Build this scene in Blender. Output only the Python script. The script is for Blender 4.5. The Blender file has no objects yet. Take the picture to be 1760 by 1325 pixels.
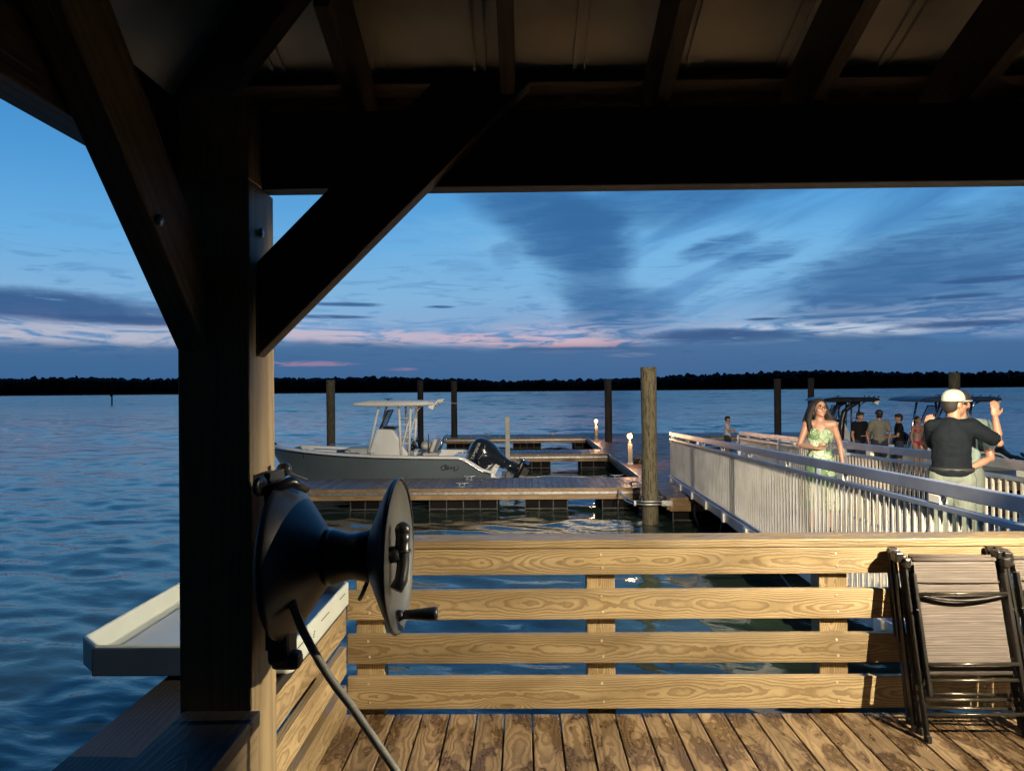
import bpy, math, random
from math import sin, cos, pi, radians, sqrt, atan, exp
from mathutils import Vector, Matrix, Euler, noise as mn
random.seed(7)
scn = bpy.context.scene
COL = scn.collection

# ------------------------------------------------------------------ camera
cam_d = bpy.data.cameras.new('camera')
cam = bpy.data.objects.new('camera', cam_d); COL.objects.link(cam)
cam_d.sensor_width = 36; cam_d.lens = 36 * 1250 / 1760
cam_d.clip_start = 0.05; cam_d.clip_end = 9000
cam.location = (0, 0, 2.6)
cam.rotation_mode = 'QUATERNION'
cam.rotation_quaternion = (Matrix.Rotation(atan(17/1250), 3, 'Z') @ Matrix.Rotation(pi/2 + atan(6.5/1250), 3, 'X') @ Matrix.Rotation(-radians(.49), 3, 'Z')).to_quaternion()
scn.camera = cam
scn.view_settings.view_transform = 'Standard'
scn.view_settings.look = 'None'
scn.view_settings.exposure = 0
scn.view_settings.gamma = 1

# ------------------------------------------------------------------ node helpers
def lin(r, g, b):
    f = lambda c: (c/255/12.92) if c/255 <= .04045 else ((c/255 + .055)/1.055)**2.4
    return (f(r), f(g), f(b), 1)

class NT:
    def __init__(s, nt): s.nt = nt; nt.nodes.clear()
    def n(s, t, **k):
        nd = s.nt.nodes.new(t)
        for a, v in k.items(): setattr(nd, a, v)
        return nd
    def L(s, a, b): s.nt.links.new(a, b)
    def put(s, sock, v):
        if v is None: return
        if isinstance(v, bpy.types.NodeSocket): s.L(v, sock)
        else: sock.default_value = v
    def m(s, op, a, b=None, c=None, clamp=False):
        nd = s.n('ShaderNodeMath', operation=op, use_clamp=clamp)
        s.put(nd.inputs[0], a); s.put(nd.inputs[1], b); s.put(nd.inputs[2], c)
        return nd.outputs[0]
    def vm(s, op, a, b=None):
        nd = s.n('ShaderNodeVectorMath', operation=op)
        s.put(nd.inputs[0], a); s.put(nd.inputs[1], b)
        return nd.outputs[0]
    def xyz(s, x, y, z):
        nd = s.n('ShaderNodeCombineXYZ'); s.put(nd.inputs[0], x); s.put(nd.inputs[1], y); s.put(nd.inputs[2], z)
        return nd.outputs[0]
    def sep(s, v):
        nd = s.n('ShaderNodeSeparateXYZ'); s.L(v, nd.inputs[0]); return nd.outputs
    def noise(s, v, scale=1., detail=2., rough=.5, dist=0.):
        nd = s.n('ShaderNodeTexNoise'); s.put(nd.inputs['Vector'], v)
        nd.inputs['Scale'].default_value = scale; nd.inputs['Detail'].default_value = detail
        nd.inputs['Roughness'].default_value = rough; nd.inputs['Distortion'].default_value = dist
        return nd.outputs['Fac']
    def mix(s, f, a, b, mode='MIX'):
        nd = s.n('ShaderNodeMix', data_type='RGBA', blend_type=mode)
        s.put(nd.inputs[0], f); s.put(nd.inputs[6], a); s.put(nd.inputs[7], b)
        return nd.outputs[2]
    def ramp(s, f, stops, interp='LINEAR'):
        nd = s.n('ShaderNodeValToRGB'); s.L(f, nd.inputs[0]); cr = nd.color_ramp; cr.interpolation = interp
        while len(cr.elements) > 1: cr.elements.remove(cr.elements[-1])
        cr.elements[0].position = stops[0][0]; cr.elements[0].color = stops[0][1]
        for p, c in stops[1:]:
            e = cr.elements.new(p); e.color = c
        return nd.outputs[0]
    def ss(s, x, a, b):   # smoothstep a..b
        nd = s.n('ShaderNodeMapRange', interpolation_type='SMOOTHSTEP')
        s.put(nd.inputs[0], x); nd.inputs[1].default_value = a; nd.inputs[2].default_value = b
        nd.inputs[3].default_value = 0; nd.inputs[4].default_value = 1
        return nd.outputs[0]

# ------------------------------------------------------------------ world: dusk sky
w = bpy.data.worlds.new('World'); scn.world = w; w.use_nodes = True
T = NT(w.node_tree)
tc = T.n('ShaderNodeTexCoord')
dv = tc.outputs['Generated']
X, Y, Z = T.sep(dv)
az = T.m('ARCTAN2', X, Y)
el = T.m('ARCSINE', Z)
U = T.m('DIVIDE', az, .6)            # about -1..1 over the view
elr = T.m('MULTIPLY', el, 1.0)
def g(v): return (v, v, v, 1)
base = T.ramp(T.m('ABSOLUTE', el), [(0, lin(62, 92, 142)), (.03, lin(66, 104, 160)), (.062, lin(88, 130, 184)), (.085, lin(128, 158, 208)),
              (.125, lin(128, 172, 222)), (.19, lin(104, 168, 228)), (.27, lin(80, 150, 218)), (.40, lin(56, 126, 200)), (1, lin(20, 60, 120))])
P = T.xyz(az, T.m('MULTIPLY', el, 3.2), 0.3)
P2 = T.xyz(T.m('MULTIPLY', az, 1.0), T.m('MULTIPLY', el, 9.0), 1.7)
# slanted coordinates for the high cirrus on the right
PS = T.xyz(T.m('ADD', T.m('MULTIPLY', az, 1.2), T.m('MULTIPLY', el, -1.0)), T.m('ADD', T.m('MULTIPLY', el, 6.5), T.m('MULTIPLY', az, -2.6)), 4.)
n1 = T.noise(P, 3.2, 6, .55, .3)
n2 = T.noise(P2, 4.0, 6, .58, .4)
n3 = T.noise(PS, 2.6, 6, .55, .6)
n4 = T.noise(P, 9., 5, .6, .5)
warp = T.m('SUBTRACT', n1, .5)
warp2 = T.m('SUBTRACT', n4, .5)
def blob(a0, e0, sa, se, rot=0., wa=.25, lo=.9, hi=.2):
    """soft patch at azimuth a0, elevation e0, edges broken by noise; 1 inside, 0 outside"""
    da = T.m('SUBTRACT', az, a0); de = T.m('SUBTRACT', el, e0)
    c, s_ = cos(rot), sin(rot)
    p = T.m('ADD', T.m('MULTIPLY', da, c/sa), T.m('MULTIPLY', de, s_/sa))
    q = T.m('ADD', T.m('MULTIPLY', da, -s_/se), T.m('MULTIPLY', de, c/se))
    r = T.m('ADD', T.m('MULTIPLY', p, p), T.m('MULTIPLY', q, q))
    r = T.m('ADD', r, T.m('MULTIPLY', warp, wa*6)); r = T.m('ADD', r, T.m('MULTIPLY', warp2, wa*4))
    return T.ss(r, 1.7, .1)
def at(px, py): return atan((px-897)/1250), (669-py)/1250*cos(atan((px-897)/1250))
col = base
def lay(f, c, amt=1.):
    global col
    col = T.mix(T.m('MULTIPLY', f, amt, clamp=True), col, lin(*c))
# bright veil low in the middle and right
nf = T.noise(T.xyz(T.m('MULTIPLY', az, 3.), T.m('MULTIPLY', el, 22.), 2.), 4., 8, .62, 1.2)     # fine wisps
nw = T.noise(T.xyz(T.m('ADD', T.m('MULTIPLY', az, 3.2), T.m('MULTIPLY', el, -2.4)), T.m('ADD', T.m('MULTIPLY', el, 13.), T.m('MULTIPLY', az, -4.2)), 9.), 1.5, 5, .55, .7)   # wisps rising to the right
def wisp(f, k=.9):
    """eat into a soft mask with fine wisps so that its body and edges are torn"""
    return T.m('MULTIPLY', f, T.m('ADD', 1.-k*.55, T.m('MULTIPLY', T.ss(nf, .36, .64), k*.55)))
a, e = at(1150, 470); lay(wisp(blob(a, e, .30, .075, -.15, .5)), (128, 182, 234), .65)
a, e = at(700, 480); lay(wisp(blob(a, e, .26, .06, .1, .5)), (132, 178, 226), .5)
lay(T.m('MULTIPLY', T.ss(nw, .44, .70), T.ss(az, -.12, .2)), (58, 118, 186), .6)
lay(T.m('MULTIPLY', T.ss(n3, .48, .72), T.ss(az, -.15, .25)), (54, 110, 176), .45)
lay(T.m('MULTIPLY', T.ss(nf, .50, .66), T.ss(el, .26, .12)), (84, 136, 196), .55)
for (px, py, sa, se, rt) in ((900, 345, .11, .05, -.5), (960, 380, .09, .06, -.7), (1000, 430, .065, .07, -1.), (1030, 480, .05, .08, 0), (1070, 540, .07, .045, 0), (1170, 345, .2, .035, .15)):
    a, e = at(px, py); lay(wisp(blob(a, e, sa, se, rt, .42), .4), (48, 100, 160), .78)
a, e = at(1215, 440); lay(wisp(blob(a, e, .05, .014, .25, .9)), (46, 98, 160), .8)
a, e = at(1290, 452); lay(wisp(blob(a, e, .06, .012, .2, .9)), (50, 104, 166), .7)
a, e = at(870, 447); lay(wisp(blob(a, e, .022, .02, 0, .9)), (84, 134, 194), .6)
for (px, py, sa, se, rt) in ((1560, 520, .17, .045, -.05), (1470, 490, .08, .035, .3), (1600, 470, .14, .03, .25), (1700, 430, .16, .05, .2), (1640, 555, .2, .03, 0)):
    a, e = at(px, py); lay(wisp(blob(a, e, sa, se, rt, .45), .7), (54, 102, 160), .7)
# pale peach layer just above the horizon bank, only in places
pinkband = T.m('MULTIPLY', T.ss(el, .050, .066), T.ss(el, .112, .074))
lay(T.m('MULTIPLY', pinkband, T.ss(nf, .60, .40)), (170, 174, 208), .55)
def peach(px, py, sa, se, c, am, rt=0.):
    a, e = at(px, py); lay(T.m('MULTIPLY', blob(a, e, sa, se, rt, .55), T.ss(nf, .62, .42)), c, am)
peach(920, 590, .13, .012, (226, 172, 186), .85, -.04); peach(960, 575, .08, .012, (196, 176, 206), .7)
peach(80, 562, .22, .022, (190, 182, 206), .85); peach(590, 572, .10, .014, (204, 180, 204), .75, -.1); peach(760, 582, .1, .009, (200, 176, 204), .6, -.1)
peach(1420, 572, .10, .008, (190, 196, 226), .9, -.06); peach(1300, 590, .08, .004, (160, 178, 216), .8)
for (px, py, sa, se) in ((90, 522, .16, .018), (240, 545, .11, .006), (1200, 580, .07, .009), (1270, 582, .08, .007), (980, 601, .09, .003), (595, 521, .045, .003), (575, 542, .05, .0025), (757, 527, .022, .002), (1720, 488, .06, .003), (1690, 563, .08, .004), (1310, 553, .02, .002), (1640, 518, .05, .0025)):
    a, e = at(px, py); lay(T.m('MULTIPLY', blob(a, e, sa, se, 0, .42), T.ss(nf, .28, .44)), (44, 84, 140), .92)
# low slate bank with a few pink tears
bank = T.ss(T.m('ADD', el, T.m('ADD', T.m('MULTIPLY', warp, .05), T.m('MULTIPLY', warp2, .012))), .066, .050)
lay(bank, (56, 100, 152), .88)
lay(T.m('MULTIPLY', bank, T.ss(nf, .54, .70)), (46, 88, 138), .5)
peach(520, 622, .06, .003, (150, 122, 162), .9); peach(690, 633, .02, .002, (140, 116, 158), .8); peach(1080, 612, .03, .0025, (112, 126, 170), .8)
# the sky dims away from the afterglow (behind the viewer)
back = T.ss(T.m('ARCCOSINE', T.m('MULTIPLY', Y, 1.)), 2.1, 1.0)
dim = T.m('ADD', T.m('MULTIPLY', back, .97), .03)
bg = T.n('ShaderNodeBackground'); col = T.mix(1., col, (.88, .98, .90, 1), 'MULTIPLY'); T.L(col, bg.inputs[0]); T.L(T.m('MULTIPLY', dim, 1.06), bg.inputs[1])
# residual atmospheric light from the physical sky, sun just below the horizon
sky = T.n('ShaderNodeTexSky', sky_type='NISHITA'); sky.sun_disc = False
sky.sun_elevation = radians(-3); sky.sun_rotation = radians(10)
bg2 = T.n('ShaderNodeBackground'); T.L(sky.outputs[0], bg2.inputs[0]); bg2.inputs[1].default_value = .05
ad = T.n('ShaderNodeAddShader'); T.L(bg.outputs[0], ad.inputs[0]); T.L(bg2.outputs[0], ad.inputs[1])
o = T.n('ShaderNodeOutputWorld'); T.L(ad.outputs[0], o.inputs[0])

# ------------------------------------------------------------------ lights (lamps of the place)
def lamp(name, typ, loc, power, color, size=.05, target=None, spot=None, blend=.3):
    l = bpy.data.lights.new(name, typ); l.energy = power; l.color = color
    if typ == 'SPOT': l.spot_size = radians(spot); l.spot_blend = blend; l.shadow_soft_size = size
    else: l.shadow_soft_size = size
    ob = bpy.data.objects.new(name, l); COL.objects.link(ob); ob.location = loc
    if target is not None:
        ob.rotation_euler = (Vector(target) - Vector(loc)).to_track_quat('-Z', 'Y').to_euler()
    return ob
LAMP = (2.72, 1.93, 3.037)
lamp('beam_lamp_light', 'SPOT', LAMP, 4700, (1, .87, .62), .006, (LAMP[0]-.6, LAMP[1]+1, LAMP[2]-.36), 121, .2)
lamp('shore_floodlight', 'SPOT', (5, -12, 10.5), 15000, (1, .90, .76), .25, (3, 17, .5), 60, .5)

lamp('eave_lamp_light', 'SPOT', (2.15, 2.12, 3.30), 3300, (1, .80, .54), .03, (2.7, 12, 1.0), 50, .5)

# ------------------------------------------------------------------ materials
def new_mat(name):
    m = bpy.data.materials.new(name); m.use_nodes = True
    t = NT(m.node_tree)
    b = t.n('ShaderNodeBsdfPrincipled'); o = t.n('ShaderNodeOutputMaterial'); t.L(b.outputs[0], o.inputs[0])
    return m, t, b
def plain(name, c, rough=.5, metal=0., nscale=6., var=.12, bump=0., coat=0., stretch=(1, 1, 1), spec=.5):
    m, t, b = new_mat(name)
    co = t.n('ShaderNodeTexCoord').outputs['Object']
    v = t.vm('MULTIPLY', co, stretch)
    n = t.noise(v, nscale, 4, .6)
    c2 = tuple(min(1, x*(1+var)) for x in c[:3]) + (1,); c1 = tuple(x*(1-var) for x in c[:3]) + (1,)
    t.L(t.mix(t.ss(n, .3, .7), c1, c2), b.inputs['Base Color'])
    b.inputs['Metallic'].default_value = metal
    t.put(b.inputs['Roughness'], t.m('ADD', t.m('MULTIPLY', n, .2), rough-.1, clamp=True))
    b.inputs['Coat Weight'].default_value = coat
    b.inputs['Specular IOR Level'].default_value = spec
    if bump:
        bp = t.n('ShaderNodeBump'); bp.inputs['Strength'].default_value = 1; bp.inputs['Distance'].default_value = bump
        t.L(t.noise(v, nscale*6, 5, .6), bp.inputs['Height']); t.L(bp.outputs[0], b.inputs['Normal'])
    return m
def wood(name, light, dark, ring=95., stain=0., stain_c=None, rough=.55, grain=.75, depth=.055, knots=True, wob=1.):
    m, t, b = new_mat(name)
    a = t.n('ShaderNodeAttribute', attribute_name='wp'); v = a.outputs['Vector']
    x, u, wz = t.sep(v)
    seed = t.n('ShaderNodeAttribute', attribute_name='sd').outputs['Fac']
    sx = t.m('ADD', x, t.m('MULTIPLY', seed, 37.))
    wob2 = t.m('ADD', .35, t.m('MULTIPLY', t.m('FRACT', t.m('MULTIPLY', seed, 13.7)), 1.1))
    f = t.m('MULTIPLY', wob2, t.m('MULTIPLY', t.m('SUBTRACT', t.noise(t.xyz(t.m('MULTIPLY', sx, 1.3), t.m('MULTIPLY', u, 1.), seed), 1., 2, .5), .5), .13*wob))
    f2 = t.m('MULTIPLY', t.m('SUBTRACT', t.noise(t.xyz(t.m('MULTIPLY', sx, 9.), t.m('MULTIPLY', u, 14.), seed), 1., 3, .55), .5), .022*wob)
    uo = t.m('ADD', u, t.m('MULTIPLY', t.m('SUBTRACT', t.noise(t.xyz(t.m('MULTIPLY', sx, .7), 3., seed), 1., 1), .5), .09))
    dz = t.m('ADD', t.m('ADD', wz, depth), t.m('ADD', f, f2))
    # knots: voronoi cells squeezed along the board pull the rings round them
    if knots:
        vo = t.n('ShaderNodeTexVoronoi', feature='F1'); t.L(t.xyz(t.m('MULTIPLY', sx, 1.25), t.m('MULTIPLY', u, 5.), t.m('MULTIPLY', seed, 9)), vo.inputs['Vector']); vo.inputs['Scale'].default_value = 1.
        kn = t.ss(vo.outputs['Distance'], .30, .02)
        dz = t.m('ADD', dz, t.m('MULTIPLY', t.m('POWER', kn, 2.), .055))
    r = t.m('SQRT', t.m('ADD', t.m('MULTIPLY', uo, uo), t.m('MULTIPLY', dz, dz)))
    ph = t.m('FRACT', t.m('MULTIPLY', r, ring))
    late = t.m('MULTIPLY', t.ss(ph, .25, .80), t.ss(ph, 1.0, .90))
    fine = t.noise(t.xyz(t.m('MULTIPLY', sx, 7.), t.m('MULTIPLY', u, 420.), t.m('MULTIPLY', wz, 420.)), 1., 2, .6)
    tone = t.noise(t.xyz(t.m('MULTIPLY', sx, 2.), t.m('MULTIPLY', u, 9.), seed), 1., 3, .6)
    c = t.mix(t.m('MULTIPLY', late, grain), light, dark)
    c = t.mix(t.m('MULTIPLY', t.ss(fine, .45, .75), .30), c, dark)
    c = t.mix(t.ss(tone, .3, .75), c, t.mix(.5, c, tuple(q*.62 for q in dark[:3]) + (1,)))
    tn = t.m('ADD', .80, t.m('MULTIPLY', t.m('FRACT', t.m('MULTIPLY', seed, 7.31)), .36))
    c = t.mix(1., c, t.xyz(tn, tn, t.m('MULTIPLY', tn, .97)), 'MULTIPLY')
    rg = rough
    if knots:
        core = t.ss(vo.outputs['Distance'], .075, .03)
        c = t.mix(t.m('MULTIPLY', core, .8), c, tuple(q*.45 for q in dark[:3]) + (1,))
    if stain:
        sn = t.noise(t.xyz(t.m('MULTIPLY', sx, 3.2), t.m('MULTIPLY', u, 7.), t.m('MULTIPLY', seed, 3)), 1., 5, .55, .4)
        sf = t.m('MULTIPLY', t.ss(sn, .46, .53), t.ss(t.noise(t.xyz(t.m('MULTIPLY', sx, 22.), t.m('MULTIPLY', u, 40.), seed), 1., 4, .6), .25, .46))
        c = t.mix(t.m('MULTIPLY', sf, stain), c, t.mix(1., c, stain_c, 'MULTIPLY'))
        rg = t.m('SUBTRACT', rough, t.m('MULTIPLY', sf, .25))
    t.L(c, b.inputs['Base Color']); t.put(b.inputs['Roughness'], rg)
    bp = t.n('ShaderNodeBump'); bp.inputs['Strength'].default_value = .8; bp.inputs['Distance'].default_value = .0012
    t.L(t.m('ADD', t.m('MULTIPLY', late, .6), fine), bp.inputs['Height']); t.L(bp.outputs[0], b.inputs['Normal'])
    return m

M = {}
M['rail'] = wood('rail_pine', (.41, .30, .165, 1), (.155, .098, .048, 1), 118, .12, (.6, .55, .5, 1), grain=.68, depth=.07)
M['deck'] = wood('deck_pine', (.34, .235, .135, 1), (.13, .08, .042, 1), 110, .95, (.36, .31, .27, 1), .5, depth=.07)
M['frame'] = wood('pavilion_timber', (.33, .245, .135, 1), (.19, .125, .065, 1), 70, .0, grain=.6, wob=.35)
M['shadetim'] = wood('shaded_beam_timber', (.085, .055, .033, 1), (.045, .028, .018, 1), 70, .0, grain=.6, wob=.35)  # tone darkened so the colour carries the shade under the roof
M['dock'] = wood('dock_planks', (.30, .25, .235, 1), (.16, .13, .125, 1), 60, .5, (.6, .55, .55, 1), .6, grain=.5)
M['walk'] = wood('walkway_planks', (.20, .12, .09, 1), (.11, .06, .045, 1), 60, .5, (.5, .5, .5, 1), .55, grain=.5)
M['fascia'] = wood('dock_fascia', (.36, .24, .12, 1), (.2, .12, .06, 1), 60, .3, (.5, .45, .4, 1), .6)
def pile_mat():
    m, t, b = new_mat('pile_timber')
    co = t.n('ShaderNodeTexCoord').outputs['Object']
    x, y, z = t.sep(co)
    th = t.m('ARCTAN2', y, x)
    n = t.noise(t.xyz(t.m('MULTIPLY', th, 3.), t.m('MULTIPLY', z, 2.2), 0), 2.2, 5, .7, .6)
    n2 = t.noise(t.xyz(t.m('MULTIPLY', th, 14.), t.m('MULTIPLY', z, 2.), 0), 2., 3, .6)
    c = t.mix(t.ss(n, .5, .57), (.15, .13, .075, 1), (.035, .03, .022, 1))
    c = t.mix(t.m('MULTIPLY', t.ss(n2, .5, .7), .5), c, (.06, .05, .03, 1))
    wet = t.ss(z, .42, .30)
    c = t.mix(t.m('MULTIPLY', wet, .55), c, (.07, .06, .04, 1))
    t.L(c, b.inputs['Base Color']); b.inputs['Roughness'].default_value = .75
    bp = t.n('ShaderNodeBump'); bp.inputs['Distance'].default_value = .01; t.L(t.m('ADD', n, n2), bp.inputs['Height']); t.L(bp.outputs[0], b.inputs['Normal'])
    return m
M['pile'] = pile_mat()
M['alu'] = plain('aluminium', (.66, .63, .57), .38, .3, 3, .12, .0004)
M['alu_pl'] = plain('aluminium_plate', (.42, .46, .55), .36, .8, 2, .15, .0003)
M['alu_end'] = plain('white_cap', (.75, .75, .68), .5, 0, 3, .08)
M['roofm'] = plain('roof_metal', (.46, .43, .38), .5, .1, 2, .2)
M['tree'] = plain('far_trees', (.012, .016, .014), .9, 0, .05, .4)
M['shore'] = plain('shore_ground', (.03, .03, .025), .9, 0, .05, .4)
M['gel'] = plain('white_gelcoat', (.76, .77, .74), .28, 0, 2, .05, 0, .3)
M['hull'] = plain('grey_gelcoat', (.12, .155, .18), .2, 0, 1, .05, 0, .6)
M['hull2'] = plain('pale_gelcoat', (.30, .32, .30), .25, 0, 1, .05, 0, .5)
M['bottom'] = plain('hull_bottom_paint', (.16, .18, .19), .4, 0, 2, .1)
M['pile_d'] = plain('dark_pile_timber', (.03, .024, .02), .85, 0, 3, .4, .01, stretch=(3, 3, .4))
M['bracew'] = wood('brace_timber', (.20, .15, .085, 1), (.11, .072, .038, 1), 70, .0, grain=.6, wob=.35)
M['shadew'] = wood('shade_toned_cap', (.020, .017, .014, 1), (.011, .009, .008, 1), 70, .0, grain=.6, wob=.35)  # near-black tone puts the shade on the lower-left caps into the wood colour
M['navy'] = plain('navy_vinyl', (.025, .045, .085), .45, 0, 4, .15)
M['cush'] = plain('seat_vinyl', (.50, .50, .46), .5, 0, 5, .08)
M['black'] = plain('black_plastic', (.012, .013, .016), .3, 0, 5, .2)
M['cowl'] = plain('cowling_paint', (.016, .022, .032), .14, 0, 2, .1, 0, .8)
M['blackm'] = plain('black_matte', (.015, .015, .015), .6, 0, 5, .3)
M['chrome'] = plain('polished_metal', (.7, .72, .74), .18, 1., 5, .05)
M['silver'] = plain('silver_lettering', (.4, .42, .45), .35, .3, 5, .05)
M['reel'] = plain('reel_plastic', (.02, .024, .032), .36, 0, 8, .15, .0002)
M['reel2'] = plain('reel_side_plastic', (.038, .039, .038), .45, 0, 6, .12)
M['hose'] = plain('grey_hose', (.26, .25, .22), .5, 0, 60, .1, .0003)
M['cream'] = plain('cream_plastic', (.42, .44, .40), .42, 0, 3, .06, .0003)
M['board'] = plain('grey_worktop', (.42, .45, .47), .4, 0, 2, .1)
M['float'] = plain('float_plastic', (.006, .006, .007), .7, 0, 3, .4, .002, spec=.1)
M['floatrib'] = plain('float_rib', (.07, .07, .065), .6, 0, 8, .4, .002, spec=.2)
M['galv'] = plain('galvanised_steel', (.40, .41, .42), .38, .8, 12, .25, .0004)
M['pvc'] = plain('weathered_pvc', (.42, .44, .40), .5, 0, 4, .2)
M['lamppost'] = plain('lamp_post_grey', (.20, .19, .18), .5, 0, 4, .12)
M['cframe'] = plain('chair_frame', (.022, .019, .017), .33, .3, 10, .2)
M['ctube'] = plain('chair_tube', (.10, .085, .065), .3, .8, 10, .1)
M['screw'] = plain('screw_head', (.55, .47, .33), .35, .6, 30, .1)
M['skin'] = plain('skin', (.30, .155, .10), .5, 0, 8, .08)
M['skin2'] = plain('skin_light', (.30, .165, .115), .5, 0, 8, .08)
M['lip'] = plain('lips', (.33, .10, .09), .45, 0, 8, .05)
M['eye'] = plain('eye_dark', (.02, .015, .012), .2, 0, 8, .05)
M['hair'] = plain('dark_hair', (.008, .005, .004), .75, 0, 40, .4, .004, stretch=(1, 1, .15))
M['polo'] = plain('dark_polo', (.005, .0075, .011), .85, 0, 6, .15, .003, spec=.12)
M['tee_b'] = plain('black_tee', (.008, .008, .010), .85, 0, 6, .15, spec=.12)
M['tee_g'] = plain('grey_tee', (.17, .165, .14), .85, 0, 6, .1, spec=.12)
M['tee_m'] = plain('mint_tee', (.17, .23, .21), .85, 0, 6, .1, spec=.12)
M['khaki'] = plain('pale_khaki', (.13, .15, .13), .85, 0, 5, .1, .003, spec=.12)
M['cap'] = plain('pale_cap', (.30, .33, .29), .85, 0, 6, .08, spec=.12)
M['red'] = plain('red_swimwear', (.42, .015, .05), .6, 0, 6, .1, spec=.12)
M['shorts'] = plain('dark_shorts', (.03, .035, .05), .85, 0, 6, .1, spec=.12)
M['pale'] = plain('pale_tee', (.38, .38, .42), .85, 0, 6, .1, spec=.12)
M['glass'] = None
def glass():
    m, t, b = new_mat('smoked_screen')
    b.inputs['Base Color'].default_value = (.5, .55, .62, 1); b.inputs['Roughness'].default_value = .05
    b.inputs['Transmission Weight'].default_value = .9; b.inputs['IOR'].default_value = 1.1
    return m
M['glass'] = glass()
def dress():
    m, t, b = new_mat('green_print_dress')
    co = t.n('ShaderNodeTexCoord').outputs['Object']
    vo = t.n('ShaderNodeTexVoronoi', feature='DISTANCE_TO_EDGE'); vo.inputs['Scale'].default_value = 9
    t.L(t.vm('ADD', co, t.vm('MULTIPLY', t.n('ShaderNodeTexNoise').outputs['Color'], (.1, .1, .1))), vo.inputs['Vector'])
    vc = t.n('ShaderNodeTexVoronoi'); vc.inputs['Scale'].default_value = 5.; t.L(co, vc.inputs['Vector'])
    h, _, _ = t.sep(vc.outputs['Color'])
    c = t.mix(t.ss(h, .50, .62), (.40, .48, .36, 1), (.10, .18, .075, 1))
    c = t.mix(t.ss(vo.outputs['Distance'], .04, .02), c, (.05, .11, .035, 1))
    t.L(c, b.inputs['Base Color']); b.inputs['Roughness'].default_value = .8
    return m
M['dress'] = dress()
def sling():
    m, t, b = new_mat('striped_sling_fabric')
    co = t.n('ShaderNodeTexCoord').outputs['Object']
    x, y, z = t.sep(co)
    f = t.noise(t.xyz(0, 0, z), 160, 1, .5)
    f2 = t.noise(t.xyz(t.m('MULTIPLY', x, 6.), 0, t.m('MULTIPLY', z, 260)), 1., 2, .5)
    c = t.mix(t.ss(f, .42, .58), (.125, .098, .082, 1), (.062, .046, .04, 1))
    c = t.mix(t.m('MULTIPLY', t.ss(f2, .5, .7), .6), c, (.20, .165, .135, 1))
    t.L(c, b.inputs['Base Color']); b.inputs['Roughness'].default_value = .75
    bp = t.n('ShaderNodeBump'); bp.inputs['Distance'].default_value = .001; t.L(f2, bp.inputs['Height']); t.L(bp.outputs[0], b.inputs['Normal'])
    return m
M['sling'] = sling()
def glow(name, c, s):
    m, t, b = new_mat(name)
    b.inputs['Base Color'].default_value = (.8, .7, .5, 1); b.inputs['Emission Color'].default_value = c; b.inputs['Emission Strength'].default_value = s
    return m
M['globe'] = glow('lit_lamp_globe', (1, .46, .13, 1), 4)
M['floodglass'] = glow('lit_flood_glass', (1, .84, .6, 1), 20)
def water_mat():
    m, t, b = new_mat('river_water')
    b.inputs['Base Color'].default_value = (.028, .050, .036, 1)
    b.inputs['IOR'].default_value = 1.38
    b.inputs['Specular IOR Level'].default_value = 1.0
    co = t.n('ShaderNodeNewGeometry').outputs['Position']
    x, y, z = t.sep(co)
    rx = t.m('ADD', t.m('MULTIPLY', x, .94), t.m('MULTIPLY', y, -.34)); ry = t.m('ADD', t.m('MULTIPLY', x, .34), t.m('MULTIPLY', y, .94))
    cv = t.xyz(rx, t.m('MULTIPLY', ry, 1.9), 0)
    a = t.noise(cv, .8, 2, .5, .3)
    bb = t.noise(cv, 2.2, 3, .55, .4)
    cc = t.noise(cv, 9., 2, .5)
    calm = t.ss(t.noise(t.xyz(t.m('MULTIPLY', x, .012), t.m('MULTIPLY', y, .05), 0), 1., 3, .5), .42, .62)
    far = t.ss(y, 30., 90.)
    t.L(t.m('ADD', .05, t.m('MULTIPLY', t.ss(y, 8., 160.), .17)), b.inputs['Roughness'])
    h = t.m('ADD', t.m('ADD', t.m('MULTIPLY', a, t.m('MULTIPLY', far, .04)), t.m('MULTIPLY', bb, .016)), t.m('MULTIPLY', cc, .005))
    bp = t.n('ShaderNodeBump'); bp.inputs['Distance'].default_value = 1.0
    t.L(t.m('ADD', .40, t.m('MULTIPLY', calm, .45)), bp.inputs['Strength'])
    t.L(h, bp.inputs['Height']); t.L(bp.outputs[0], b.inputs['Normal'])
    return m
M['water'] = water_mat()

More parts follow.
